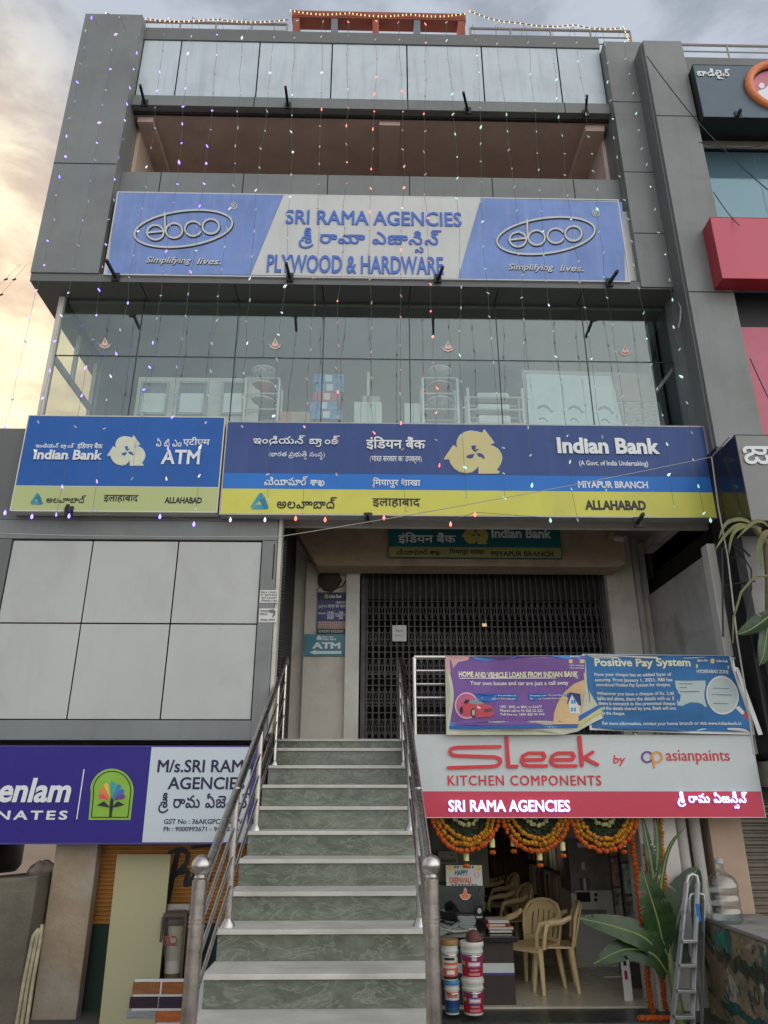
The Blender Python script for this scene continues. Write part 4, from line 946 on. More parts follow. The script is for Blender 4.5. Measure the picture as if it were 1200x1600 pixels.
# warm bulbs strung along the terrace edge
M_WARM = mat('warm_bulb', (1, .7, .3), .3, emit=.7, ecol=(1.0, .58, .24)); M_WIRE = mat('green_wire', (.02, .03, .02), .6)
def bulbrow(name, label, pts, step):
    S = thing(name, label, 'string lights', pts[0])
    P = [Vector(p) for p in pts]; path = []
    for a, b in zip(P, P[1:]):
        for k in range(6): t = k / 6; path.append(a.lerp(b, t) - Vector((0, 0, .06 * math.sin(math.pi * t))))
    path.append(P[-1]); MB().tube(path, .006, 6).build('wire', M_WIRE, S, True)
    d = 0
    for a, b in zip(path, path[1:]):
        L = (b - a).length
        while d < L:
            p = a.lerp(b, d / L); MB().lathe([(.003, p.z - .042), (.009, p.z - .03), (.010, p.z - .015), (.005, p.z)], p.x + R.uniform(-.008, .008), p.y - .01, 6).build('bulb', M_WARM, S, True); d += step
        d -= L
bulbrow('string_lights', 'row of warm bulbs hung along the left terrace railing', [(-4.05, 7.75, 11.10), (-3.6, 8.05, 11.42), (-2.5, 8.05, 11.44), (-1.34, 8.05, 11.46)], .075)
bulbrow('string_lights', 'row of warm bulbs hung under the terracotta roof beam', [(-1.34, 8.26, 11.98), (-.4, 8.26, 11.95), (.6, 8.26, 11.95), (1.52, 8.26, 12.0)], .068)
bulbrow('string_lights', 'row of warm bulbs hung along the right terrace railing', [(1.54, 8.05, 11.75), (2.3, 8.05, 11.50), (3.2, 8.05, 11.48), (3.98, 8.05, 11.44), (4.0, 7.95, 11.0)], .085)

# ------------------------------------------------------------------ hanging light strings over the facade
COLS = {'violet': ((.26, .16, 1.0), 1.8), 'white': ((.75, .78, .9), .5), 'red': ((1.0, .16, .12), 1.2), 'green': ((.45, .85, .70), .45)}
BM = {}
for c, (rgb, e_) in COLS.items():
    BM[c] = (mat('bulb_' + c, tuple(.25 + .6 * v for v in rgb), .25, emit=e_, ecol=rgb), mat('bulb_dim_' + c, tuple(.42 + .3 * v for v in rgb), .2, emit=.06, ecol=rgb))
BULB = {}
for c in COLS:
    for q in (0, 1):
        for big in (0, 1):
            k = .72 if not big else 1.15
            o = MB().lathe([(.002, -.032 * k), (.012 * k, -.020 * k), (.013 * k, -.006), (.006, .012), (.004, .022)], 0, 0, 8).build('bulb', BM[c][q], None, True)
            BULB[c, q, big] = o.data; bpy.data.objects.remove(o)
ORD = 'first second third fourth fifth sixth seventh eighth ninth tenth eleventh twelfth thirteenth fourteenth fifteenth sixteenth seventeenth eighteenth nineteenth twentieth twenty-first twenty-second twenty-third twenty-fourth twenty-fifth'.split()
X = -4.02; n = 0
while X < 4.0:
    col = 'violet' if X < -2.1 else 'white' if X < -1.0 else 'red' if X < .85 else 'green'
    S = thing('light_string', '%s light string from the left end, hanging with mostly %s bulbs' % (ORD[n], col), 'string lights', (X, 7.32, 10.6), 'bulb strings hanging down the facade')
    zb = R.uniform(2.75, 2.95) if n % 3 != 1 else R.uniform(3.1, 3.9)
    z = 10.42; path = [(X, 7.56, 10.50), (X, 7.36, 10.46)]; ph = R.uniform(0, 6)
    while z > zb:
        x = X + .03 * math.sin(z * .9 + ph) + R.uniform(-.02, .02); y = 7.33 + R.uniform(-.02, .02); path.append((x, y, z))
        lit = R.random(); c = col if R.random() < .8 else R.choice(['white', col])
        o = bpy.data.objects.new('bulb', BULB[c, 0 if lit < (.5 if col == 'violet' else .28) else 1, 1 if lit < .06 else 0]); COL.objects.link(o); o.parent = S
        o.location = Vector((x, y, z)) - S.location; o.rotation_euler = (R.uniform(-.7, .7), R.uniform(-.9, .9), 0)
        z -= .35 * R.uniform(.86, 1.12)
    MB().tube(path, .0020, 4).build('wire', mat('string_wire', (.10, .11, .10), .6), S)
    X += .36 + R.uniform(-.03, .03); n += 1
# two loose ends in front of the sky, and the festoon under the bank signs
for nm, pts, lab in (('light_string', [(-4.30, 7.4, 6.1), (-4.45, 7.2, 5.5), (-4.58, 7.1, 4.9), (-4.75, 7.0, 4.2)], 'unlit light string slanting across the sky, outermost of two'), ('light_string', [(-4.22, 7.4, 6.1), (-4.33, 7.2, 5.5), (-4.45, 7.1, 4.9), (-4.62, 7.0, 4.15)], 'unlit light string slanting across the sky, nearer the building')):
    S = thing(nm, lab, 'string lights', pts[0]); MB().tube(pts, .002, 4).build('wire', MATS['string_wire'], S)
    for i in range(1, 4):
        for t in (0, .5):
            p = Vector(pts[i - 1]).lerp(Vector(pts[i]), 1 - t); MB().tube([p - Vector((.02, 0, .02)), p + Vector((.02, 0, .0))], .010, 6).build('bulb', M_INK, S, True)
S = thing('light_string', 'sagging light string below the two bank signs with violet and red bulbs', 'string lights', (-2, 7.42, 2.83)); P = []
for i, (px, py, c) in enumerate(((8, 800, 'violet'), (50, 806, 'violet'), (108, 805, 'violet'), (250, 806, 'violet'), (303, 818, 'violet'), (360, 811, 'white'), (414, 811, 'white'), (462, 809, 'red'), (508, 811, 'red'), (600, 808, 'red'), (704, 818, 'red'), (742, 803, 'red'), (860, 812, 'green'), (1110, 812, 'green'))):
    x, z = at(px, py, 7.40); P += [(x, 7.40, z + .02)]
    o = bpy.data.objects.new('bulb', BULB[c, 0, 1]); COL.objects.link(o); o.parent = S; o.location = Vector((x, 7.40, z)) - S.location
MB().tube(P, .003, 5).build('wire', MATS['string_wire'], S)

# ------------------------------------------------------------------ floodlight brackets
def bracket(px, py, tx, ty, Y, label, w=.034):
    X, Z = at(px, py, Y); S = thing('light_bracket', label, 'bracket', (X, Y, Z), 'black arms on the facade'); l = .34
    x1, z1 = at(tx, ty, Y - l)
    MB().bar((X, Y, Z), (x1, Y - l, z1), w).build('arm', M_BLACK, S, bevel=.003)
    MB().obox((X, Y - .01, Z), (.045, 0, 0), (0, .012, 0), (0, 0, .06)).build('base_plate', M_BLACK, S)
    return S
for (a, b, c, d, Y, lab) in ((226, 162, 219, 133, 7.72, 'at the left end of the silver panels'), (450, 166, 446, 135, 7.72, 'below the third silver panel joint'), (731, 174, 724, 144, 7.72, 'below the fifth silver panel joint'), (915, 178, 917, 149, 7.72, 'at the right end of the silver panels'),
                        (181, 434, 166, 406, 7.60, 'over the bottom corner of the left blue emblem panel'), (453, 434, 447, 411, 7.60, 'under the word plywood'), (684, 436, 692, 417, 7.60, 'under the end of the word hardware'), (952, 442, 965, 423, 7.60, 'at the right bottom corner of the hardware sign'),
                        (108, 800, 106, 790, 7.45, 'under the cash machine sign'), (575, 810, 574, 803, 7.45, 'under the Hindi place name of the wide bank sign'), (996, 817, 1005, 803, 7.45, 'under the right part of the wide bank sign')):
    bracket(a, b, c, d, Y, 'black floodlight arm ' + lab)
X, Z = at(962, 845, 8.95); S = thing('security_camera', 'small dusty security camera on the right end of the porch beam', 'camera', (X, 8.95, Z))
MB().tube([(X - .07, 8.97, Z + .05), (X - .07, 8.85, Z + .05)], .035, 12).build('mount', M_WALLTAN, S, True)
MB().tube([(X - .02, 8.90, Z + .02), (X + .07, 8.78, Z - .03)], .04, 12).build('body', mat('dusty_white', (.45, .42, .38), .6, var=.2), S, True)

# ------------------------------------------------------------------ showroom goods behind the glass
M_POR = mat('white_porcelain', (.78, .78, .75), .2); M_RACK = mat('rack_silver', (.72, .72, .70), .4, metal=.3)
SZ = 3.93
def X_(px, Y): return at(px, 640, Y)[0]
Y = 8.35
S = thing('display_board', 'white display board with three framed window samples behind the showroom glass', 'display', (X_(310, Y), Y, SZ))
x0, x1, z0, z1 = rect(212, 590, 405, 660, Y); MB().box(x0, x1, Y, Y + .05, SZ, z1).build('board', M_WHITEFRAME, S, bevel=.004)
for a, b in ((218, 262), (278, 322), (346, 386)):
    u0, u1, w0, w1 = rect(a, 597, b, 648, Y - .02); f = MB()
    for q in ((u0, u1, w1 - .025, w1), (u0, u1, w0, w0 + .025), (u0, u0 + .025, w0 + .025, w1 - .025), (u1 - .025, u1, w0 + .025, w1 - .025)): f.box(q[0], q[1], Y - .04, Y - .002, q[2], q[3])
    fr_ = f.build('window_sample', mat('sample_frame', (.30, .38, .38), .4), S); wm = (w0 + w1) / 2 + .08
    MB().box(u0 + .026, u1 - .026, Y - .012, Y - .004, w0 + .026, wm).build('frosted_pane', mat('frosted_pane', (.80, .88, .86), .5), fr_)
    MB().box(u0 + .026, u1 - .026, Y - .014, Y - .006, wm + .002, w1 - .026).build('dark_pane', mat('grey_pane', (.14, .18, .19), .3), fr_)
def rackframe(S, xa, xb, Y, ztop, shelves, dep=.30):
    for x in (xa, xb):
        for y in (Y, Y + dep): MB().tube([(x, y, SZ), (x, y, ztop)], .018, 8).build('upright', M_RACK, S, True)
    for z in shelves: MB().tube([(xa, Y, z), (xb, Y, z), (xb, Y + dep, z), (xa, Y + dep, z), (xa, Y, z)], .012, 6).build('shelf_rail', M_RACK, S, True)
def basin(x, y, z, r, m, label, rim=True):
    S = thing('wash_basin', label, 'basin', (x, y, z))
    MB().lathe([(r * .35, z), (r * .42, z + .02), (r * .8, z + .10), (r, z + .16), (r * .99, z + .172), (r * .93, z + .165), (r * .7, z + .09), (.01, z + .05)], x, y, 28).build('bowl', m, S, True)
    MB().tube([(x + r * .97 * math.cos(t * math.pi / 12), y + r * .97 * math.sin(t * math.pi / 12), z + .172) for t in range(25)], .010, 6).build('rim', M_POR, S, True)
for (a, b, cx, nm, mats, labs) in ((381, 434, 409, 'silver rack of patterned wash basins nearest the window sample board', ('mosaic', 'maroon', 'olive'), ('black and white mosaic wash basin on top of its rack', 'maroon wash basin in the middle of the rack', 'dark green wash basin at the bottom of the rack')), (661, 716, 688, 'silver rack of dark wash basins in the middle of the showroom', ('grey', 'brick', 'mottled'), ('grey wash basin on top of the second rack', 'brick red wash basin in the middle of the second rack', 'mottled black and white wash basin low in the second rack'))):
    Y = 8.3; S = thing('display_rack', nm, 'rack', (X_(cx, Y), Y, SZ)); zt_ = at(cx, 592, Y)[1]; zz = [at(cx, q, Y + .15)[1] for q in (648, 624, 600)]
    rackframe(S, X_(a, Y), X_(b, Y), Y, zt_, zz)
    MM = {'mosaic': mat('mosaic_glaze', (.30, .32, .32), .2, var=.95, scale=26), 'maroon': mat('maroon_glaze', (.30, .06, .05), .2, var=.3), 'olive': mat('dark_green_glaze', (.08, .11, .07), .2), 'grey': mat('grey_glaze', (.35, .34, .32), .25), 'brick': mat('brick_glaze', (.20, .07, .05), .25, var=.3, scale=12), 'mottled': mat('mottled_glaze', (.16, .19, .19), .2, var=.95, scale=18)}
    for i in range(3): basin(X_(cx, Y + .15), Y + .15, zz[2 - i] + .012, .165, MM[mats[i]], labs[i])
for i in range(5):
    Y = 8.35; xa, xb = ((486, 534), (484, 528), (489, 531), (492, 536), (488, 536))[i]; za, zb = at(510, 655 - i * 14.2, Y)[1], at(510, 655 - (i + 1) * 14.2, Y)[1]
    col = 'red' if i == 2 else 'blue'; tilt = (0, .03, -.04, .02, -.01)[i]; x0, x1 = X_(xa, Y), X_(xb, Y)
    S = thing('carton', ('pink red carton in the middle of the stack behind the glass' if i == 2 else '%s carton of goods, %s in the stack behind the glass' % (col, ('lowest', 'second lowest', '', 'second highest', 'topmost')[i])), 'carton', ((x0 + x1) / 2, Y, za), 'cartons stacked behind the glass')
    MB().obox(((x0 + x1) / 2, Y + .12, (za + zb) / 2), ((x1 - x0) / 2, 0, tilt * .2), (0, .12, 0), (-tilt * .1, 0, (zb - za) / 2 - .004)).build('box', mat('carton_red', (.55, .09, .14), .6, var=.15) if i == 2 else mat('carton_blue', (.05, .24, .52), .6, var=.5, scale=16), S)
    MB().obox(((x0 + x1) / 2, Y - .002, (za + zb) / 2), ((x1 - x0) / 9, 0, 0), (0, .002, 0), (0, 0, (zb - za) / 2 - .02)).build('label_strip', M_WHITE, S)
Y = 8.2; x0, x1 = X_(439, Y), X_(484, Y); S = thing('carton', 'small tan and pink carton on the sill left of the blue stack', 'carton', (x0, Y, SZ))
MB().box(x0, x1, Y, Y + .2, SZ, at(460, 643, Y)[1]).build('box', mat('carton_tan', (.42, .36, .24), .7, var=.15), S); MB().box(x0 + .004, x0 + .14, Y - .002, Y, SZ + .01, at(460, 644, Y)[1]).build('label_strip', mat('carton_pink', (.50, .20, .16), .6), S)
Y = 8.4; S = thing('sample_display', 'tall pale green sample panels standing in the middle of the showroom window', 'panel', (X_(575, Y), Y, SZ)); xs_ = [X_(q, Y) for q in (553, 564, 575, 586, 597)]
for a, b in zip(xs_, xs_[1:]): MB().box(a + .004, b - .004, Y, Y + .02, SZ, at(575, 628, Y)[1]).build('panel', mat('pale_green_panel', (.62, .70, .65), .4), S)
MB().box(X_(573, Y), X_(577, Y), Y + .03, Y + .06, SZ, at(575, 579, Y)[1]).build('upright', M_WHITEFRAME, S); MB().box(X_(566, Y), X_(594, Y), Y + .03, Y + .05, SZ, at(575, 617, Y)[1]).build('panel', mat('grey_green_panel', (.38, .42, .40), .5), S)
S = thing('sample_display', 'low pale sample panels left of the second basin rack', 'panel', (X_(640, Y), Y, SZ))
for a, b in ((632, 645), (646, 656)): MB().box(X_(a, Y), X_(b, Y), Y, Y + .02, SZ, at(640, 630, Y)[1]).build('panel', MATS['pale_green_panel'], S)
Y = 8.25; S = thing('display_rack', 'silver rack holding three white toilet cisterns', 'rack', (X_(777, Y), Y, SZ)); zz = [at(777, q, Y)[1] for q in (662, 640, 621)]; rackframe(S, X_(732, Y), X_(818, Y), Y, at(777, 607, Y)[1], zz, .22)
for i, z in enumerate(zz):
    xa, xb = X_(746, Y), X_(798 + i * 0, Y); S = thing('toilet_cistern', 'white toilet cistern on the %s shelf of its rack' % ('bottom', 'middle', 'top')[i], 'cistern', (xa, Y, z + .012), 'white cisterns on the rack')
    MB().box(xa, xb, Y + .02, Y + .18, z + .013, z + .013 + (.13, .09, .08)[i]).build('tank', M_POR, S, bevel=.03); MB().lathe([(.02, z + .02 + (.13, .09, .08)[i]), (.02, z + .03 + (.13, .09, .08)[i])], xb - .08, Y + .1, 12).build('button', M_STEEL, S)
Y = 8.3; S = thing('tile_panel', 'pale blue bathroom tile panel with leaping dolphins behind the showroom glass', 'panel', (X_(880, Y), Y, SZ)); q = [at(a, b, Y) for a, b in ((828, 672), (820, 584), (955, 588), (974, 672))]
MB().prism(q, Y, Y + .03).build('panel', mat('ice_tile', (.66, .80, .82), .25, var=.05), S); MB().prism([at(a, b, Y + .032) for a, b in ((824, 672), (815, 578), (965, 582), (985, 672))], Y + .032, Y + .05).build('back_board', mat('tile_board', (.42, .36, .32), .6), S)
for dx, dy, k in ((850, 637, 1), (898, 638, 1), (945, 639, 1), (848, 655, -.6), (897, 656, -.6), (945, 657, -.6)):
    o = [(-11, 2), (-8, -3), (0, -5), (7, -2), (11, 4), (16, 6), (11, 8), (6, 2), (-1, -1), (-8, 2)]
    shape(S, 'dolphin', [[(dx + x * abs(k), dy + y * k * (1 if k > 0 else -1) ) for x, y in o]], Y, mat('dolphin_grey', (.12, .20, .26), .4), .003, .002)
S = thing('tile_panel', 'brown and stone tile samples right of the dolphin panel', 'panel', (X_(1000, Y), Y, SZ))
MB().prism([at(a, b, Y) for a, b in ((978, 672), (968, 628), (1030, 628), (1042, 672))], Y, Y + .04).build('stone_panel', mat('stone_tile', (.40, .38, .34), .6, var=.5, scale=14, sy=4), S); MB().prism([at(a, b, Y) for a, b in ((967, 627), (958, 582), (1012, 584), (1028, 627))], Y, Y + .04).build('brown_panel', mat('brown_tile', (.32, .23, .19), .5), S)
S = thing('brace_strut', 'white diagonal strut inside the right end of the showroom glass', 'strut', (3.6, 8.2, SZ)); a, b = at(1025, 612, 8.2), at(1056, 570, 8.2); MB().bar((a[0], 8.2, a[1]), (b[0], 8.2, b[1]), .04).build('bar', M_WHITEFRAME, S); MB().bar((at(1012, 520, 8.2)[0], 8.2, 5.9), (at(1025, 640, 8.2)[0], 8.2, SZ), .02).build('post', M_WHITEFRAME, S)
# ------------------------------------------------------------------ right-hand shop: counter, chairs, buckets, shelves
FL = -1.728
def floorpt(px, py): return atz(px, py, FL)
M_CHAIR = mat('tan_plastic', (.76, .58, .31), .35, var=.06, scale=3)
def make_chair():
    t = thing('plastic_chair', '', 'chair', (0, 0, 0), 'tan plastic armchairs in the kitchen shop')
    s = MB()                                                   # front = -y; a dished seat
    nx, ny = 8, 7; b = []
    for lay in (0, 1):
        for j in range(ny + 1):
            for i in range(nx + 1):
                u, v = i / nx * 2 - 1, j / ny * 2 - 1; w = .215 * (1 - .10 * v) * (1 - .06 * max(0, abs(v) - .6))
                b.append((u * w, v * .21, .41 - .018 * (1 - u * u) * (1 - v * v) - (.03 * max(0, -v - .7) / .3) - lay * .018))
    o = (nx + 1) * (ny + 1); f = []
    for j in range(ny):
        for i in range(nx):
            k = j * (nx + 1) + i; f += [(k, k + 1, k + nx + 2, k + nx + 1), (o + k, o + k + nx + 1, o + k + nx + 2, o + k + 1)]
    edge = [i for i in range(nx + 1)] + [(j + 1) * (nx + 1) + nx for j in range(ny)] + [ny * (nx + 1) + nx - 1 - i for i in range(nx)] + [(ny - 1 - j) * (nx + 1) for j in range(ny - 1)]
    for a, c in zip(edge, edge[1:] + edge[:1]): f.append((a, a + o, c + o, c))
    s.add(b, f); s.build('seat', M_CHAIR, t, True)
    for sx in (-1, 1):
        for sy in (-1, 1):
            l = MB(); x1, y1 = sx * .195, sy * .18; x0, y0 = sx * .235, sy * .225
            l.tube([(x1, y1, .40), (x1 + sx * .02, y1 + sy * .02, .2), (x0, y0, 0)], [.032, .026, .019], 8); l.build('leg', M_CHAIR, t, True)
        a = MB(); P = [(sx * .235, -.17, .40), (sx * .255, -.17, .52), (sx * .262, -.13, .615), (sx * .262, -.02, .635), (sx * .258, .10, .645), (sx * .235, .20, .69)]
        a.tube(P, [.022, .022, .028, .032, .030, .024], 8); a.build('armrest', M_CHAIR, t, True)
    bk = MB(); rim = [(-.205, .20, .40), (-.228, .225, .55), (-.222, .245, .68), (-.17, .285, .765), (-.08, .31, .80), (0, .315, .808), (.08, .31, .80), (.17, .285, .765), (.222, .245, .68), (.228, .225, .55), (.205, .20, .40)]
    bk.tube(rim, [.016] * 2 + [.018] * 7 + [.016] * 2, 8); bk.build('back_frame', M_CHAIR, t, True)
    sp = MB(); nx, ny = 28, 12; keep = {}
    for lay in (0, 1):
        for j in range(ny + 1):
            v = j / ny
            for i in range(nx + 1):
                u = i / nx * 2 - 1; w = .215 * (1 + .05 * math.sin(v * 3.1)); top = .80 - .13 * abs(u) ** 2.6
                z = .42 + (top - .42) * v; sp.v.append((u * w, .212 + .10 * (z - .42) / .38 + .018 * (1 - u * u) + lay * .012, z))
    o = (nx + 1) * (ny + 1)
    for j in range(ny):
        for i in range(nx):
            if 1 <= j <= 8 and i % 4 in (1,) and 3 < i < 26: continue
            k = j * (nx + 1) + i
            q = (k, k + 1, k + nx + 2, k + nx + 1); sp.f += [q, tuple(o + a for a in q[::-1])]
            for a, b in zip(q, q[1:] + q[:1]): keep[(a, b)] = 1
    sp.f += [(b, a, a + o, b + o) for a, b in keep if (b, a) not in keep]
    sp.build('backrest', M_CHAIR, t, True)
    MB().tube([(-.20, .21, .43), (0, .245, .44), (.20, .21, .43)], .026, 8).build('lower_rail', M_CHAIR, t, True)
    return t
CH0 = make_chair(); kids = list(CH0.children)
CH0.location = (*floorpt(836, 1544), FL); CH0.rotation_euler = (0, 0, math.radians(-42)); CH0.scale = (.93, .93, .93); CH0['label'] = 'tan plastic armchair with slatted back turned to the door, nearest the counter'
for px, py, rz, lab in ((868, 1543, -100, 'tan plastic armchair seen from the side, front right of the group'), (796, 1492, -80, 'tan plastic armchair right behind the counter corner, first of the row'), (779, 1462, -82, 'tan plastic armchair second in the row along the counter'), (768, 1441, -85, 'tan plastic armchair third in the row along the counter'), (760, 1424, -90, 'tan plastic armchair farthest in the row beside the greeting board')):
    dup(CH0, (*floorpt(px, py), FL), math.radians(rz), lab, .93)
# counter
DS = thing('shop_counter', 'black topped dark brown shop counter with a white band on its front', 'counter', (1.0, 7.8, FL))
M_DESK = mat('dark_brown_laminate', (.045, .030, .026), .45, var=.2, scale=6)
dx1 = at(803, 1500, 7.72)[0]; zc = at(780, 1462, 7.72)[1]; dx0 = .46
MB().box(dx0, dx1, 7.72, 10.6, FL, zc - .05).build('body', M_DESK, DS, bevel=.004)
MB().box(dx0, dx1 + .03, 7.66, 10.65, zc - .048, zc).build('counter_top', mat('black_granite', (.016, .016, .017), .12, var=.3, scale=30), DS, bevel=.006)
z0, z1 = at(780, 1520, 7.715)[1], at(780, 1505, 7.715)[1]
MB().box(dx0 + .002, dx1 - .002, 7.714, 7.72, z0, z1).build('front_band', mat('pale_band', (.62, .66, .64), .4), DS); MB().box(dx0 + .002, dx1 - .002, 7.7135, 7.719, z0 - .02, z0 - .001).build('purple_stripe', mat('purple_stripe', (.08, .05, .25), .4), DS)
gl = MB().box(dx0 + .01, at(757, 1440, 8.4)[0], 8.30, 8.31, zc + .001, zc + .36); gl.build('glass_screen', glass('counter_glass', (.75, .8, .78), .12), DS)
def small(name, label, cat, mb, part_, m, loc, **k): S = thing(name, label, cat, loc); mb.build(part_, m, S, **k); return S
X0 = at(757, 1450, 7.95)[0]
for i, (c, w, lab) in enumerate((((.10, .11, .13), .40, 'grey folder lowest in the pile on the counter'), ((.42, .17, .12), .42, 'brick orange book in the pile on the counter'), ((.42, .06, .07), .30, 'red book near the top of the pile on the counter'), ((.60, .56, .48), .36, 'cream catalogue on top of the pile on the counter'))):
    S = thing('book', lab, 'book', (X0, 8.0, zc + i * .026), 'books piled on the counter')
    MB().box(X0 + R.uniform(0, .03), X0 + w * .62, 7.85 + R.uniform(0, .03), 8.10, zc + .002 + i * .026, zc + .026 + i * .026).build('cover', mat('book_%d' % i, c, .6), S); MB().box(X0 + .035, X0 + w * .62 - .004, 7.848, 8.097, zc + .006 + i * .026, zc + .022 + i * .026).build('pages', mat('pages', (.6, .57, .5), .8), S)
S = board('counter_sticker', 'small black and white badge sticker on the glass above the counter', (743, 1417, 755, 1437), 8.28, M_LETB, 'sticker', .004); shape(S, 'emblem', [circ(749, 1423, 3.2, 4.2)], 8.28, M_WHITE, .002, .001); shape(S, 'strip', [[(744, 1431.5), (754, 1431.5), (754, 1434.5), (744, 1434.5)]], 8.28, M_WHITE, .002, .001)
S = board('name_card', 'small white name card on the front edge of the counter', (733, 1451, 744.5, 1457), 7.652, M_WHITE, 'card', .004)
# monitor and clutter
S = thing('desk_monitor', 'dark desk screen standing on the counter behind the lamp sticker', 'monitor', (.8, 8.6, zc)); MB().box(.55, 1.06, 8.6, 8.63, zc + .08, zc + .36).build('screen', mat('screen_dark', (.03, .035, .033), .15), S, bevel=.006); MB().box(.72, .9, 8.62, 8.68, zc + .001, zc + .2).build('stand', M_BLACK, S)
S = thing('coiled_cable', 'loose grey green cable and wrapper lying on the counter', 'cable', (.8, 8.0, zc)); MB().tube([(.60, 7.9, zc + .01), (.70, 8.0, zc + .06), (.78, 7.95, zc + .02), (.88, 8.02, zc + .035), (.95, 7.92, zc + .012), (.83, 7.86, zc + .012), (.72, 7.88, zc + .03)], .012, 8).build('coil', mat('wrapper_green', (.40, .42, .33), .4), S, True)
# greeting board, lamp cut-out, brand board, cabinet
S = board('greeting_board', 'white festival greeting board with coloured lamps hanging over the counter', (697, 1352, 753.5, 1384), 7.62, mat('greeting_white', (.62, .60, .56), .6)); Y = 7.62
text(S, 'lettering', 'HAPPY', (710.5, 1359.5, 731.5, 1367.5), Y, mat('greet_teal', (.01, .13, .17), .5), bold=.035, lift=.003)
text(S, 'lettering', 'DEEPAVALI', (702.5, 1371, 736, 1380), Y, mat('greet_orange', (.50, .12, .04), .5), bold=.03, lift=.003)
for cx, cy in ((702.5, 1356.5), (747.5, 1356.5)): shape(S, 'printed_lamp', [circ(cx, cy, 3.6, 3.6)], Y, mat('greet_yellow', (.72, .48, .05), .5), .003)
for k in range(7): shape(S, 'printed_drop', [circ(710.5 + k * 4.7, 1355, 1.5, 2.2, 10)], Y, mat('greet_teal', (.01, .13, .17), .5) if k not in (2, 4) else MATS['greet_yellow'], .003)
for k in range(8): shape(S, 'printed_drop', [circ(707 + k * 5.2, 1382.3, 1.8, 1.3, 8)], Y, mat('greet_dark', (.03, .07, .09), .5), .003)
shape(S, 'printed_ring', ring(745, 1367, 3.4, 3.8, .7), Y, mat('greet_pink', (.5, .2, .2), .5), .003)
Y = 7.64; px, py = 727, 1397; S = thing('lamp_sticker', 'orange paper oil lamp cut-out hanging under the greeting board', 'sticker', (*at(px, py, Y)[:1], Y, at(px, py, Y)[1]))
o = [(-9, 1), (-3, -1), (-2.5, -6), (0, -11), (2.5, -6), (3, -1), (9, 1), (7, 6), (3, 9), (-3, 9), (-7, 6)]
shape(S, 'sticker_back', [[(px + x, py + y) for x, y in o]], Y, mat('peach_card', (.75, .55, .45), .6), .002); shape(S, 'lamp', [[(px + x * .78, py + .4 + y * .78) for x, y in o]], Y, mat('lamp_orange', (.72, .20, .10), .6), .004)
S = thing('wall_cabinet', 'grey green display cabinet behind the counter', 'cabinet', (.7, 10.0, -1.0)); x0, x1, z0, z1 = rect(680, 1300, 762, 1350, 10.0); x0 = .3; MB().box(x0, x1, 10.0, 10.4, z0 - .25, z1 + .2).build('carcass', mat('cabinet_green', (.30, .31, .24), .6, dirt=.3), S, bevel=.004)
for i in range(3): MB().box(x0 + .03 + i * .31, x0 + .30 + i * .31, 9.985, 9.999, z0 - .2, z1 + .15).build('door', mat('cabinet_door%d' % i, ((.10, .10, .085), (.34, .36, .29), (.26, .28, .22))[i], .5), S, bevel=.003)
S = board('brand_board', 'pale green fittings brand board behind the counter', (685, 1330, 715, 1350), 9.6, mat('brand_pale', (.45, .47, .36), .6)); text(S, 'lettering', 'Hettich', (689, 1341, 712, 1348), 9.6, M_LETB, bold=.02, lift=.004); shape(S, 'leaf_mark', [[(703, 1337), (710, 1333), (706, 1338)]], 9.6, mat('leaf_red', (.4, .1, .06), .6), .004)
# paint buckets
def bucket(px, base, top, r_px, Y, m, lid, label, prints, zb=None):
    X = at(px, base, Y)[0]; z0 = at(px, base, Y)[1] if zb is None else zb; z1 = at(px, top, Y)[1]
    d = Y * math.cos(PITCH) + z0 * math.sin(PITCH); r = r_px / FPX * d; S = thing('paint_bucket', label, 'bucket', (X, Y, z0), 'paint buckets stacked beside the counter'); h = z1 - z0
    MB().lathe([(r * .86, z0), (r * .87, z0 + .01), (r * .93, z0 + h * .70), (r * .99, z0 + h * .71), (r * .99, z0 + h * .74), (r * .94, z0 + h * .75), (r * .96, z0 + h * .88)], X, Y, 28).build('pail', m, S, True)
    MB().lathe([(r * 1.02, z0 + h * .86), (r * 1.04, z0 + h * .90), (r * 1.04, z0 + h * .97), (r * .98, z0 + h), (r * .5, z0 + h)], X, Y, 28).build('lid', lid, S, True)
    MB().tube([(X + r * 1.0 * math.cos(math.radians(a)), Y - .01 + r * 1.0 * math.sin(math.radians(a)), z0 + h * (.72 + .10 * math.cos(math.radians(a - 270)) * -1)) for a in range(180, 361, 20)], .004, 6).build('handle', M_STEEL, S, True)
    for k, (a0, a1, f0, f1, mm_) in enumerate(prints):
        w = MB(); n = 14; q = lambda f: r * (.87 + .06 * f / .70) + .0012 + .0004 * k
        for i in range(n + 1):
            a = math.radians(a0 + (a1 - a0) * i / n)
            for f in (f0, f1): w.v.append((X + q(f) * math.cos(a), Y + q(f) * math.sin(a), z0 + h * f))
        w.f = [(2 * i, 2 * i + 2, 2 * i + 3, 2 * i + 1) for i in range(n)]; w.build('print', mm_, S, True)
    return S, X, z1
M_PAIL = mat('white_pail', (.66, .66, .62), .4, var=.05); MR = mat('label_red', (.40, .012, .03), .4); MPk = mat('label_pink', (.62, .22, .26), .4); MNb = mat('label_navy', (.02, .05, .22), .4); MOr = mat('label_orange', (.70, .14, .05), .4); MMg = mat('label_magenta', (.36, .02, .16), .4)
pr_red = [(195, 350, .06, .62, MR), (195, 265, .52, .66, MMg), (285, 350, .52, .66, MMg), (262, 288, .46, .68, M_PAIL), (232, 318, .30, .50, MNb), (238, 312, .33, .47, MPk), (246, 304, .37, .44, M_WHITE), (205, 224, .38, .48, mat('label_gold', (.6, .4, .06), .4)), (250, 300, .22, .27, MPk), (244, 306, .10, .17, MPk)]
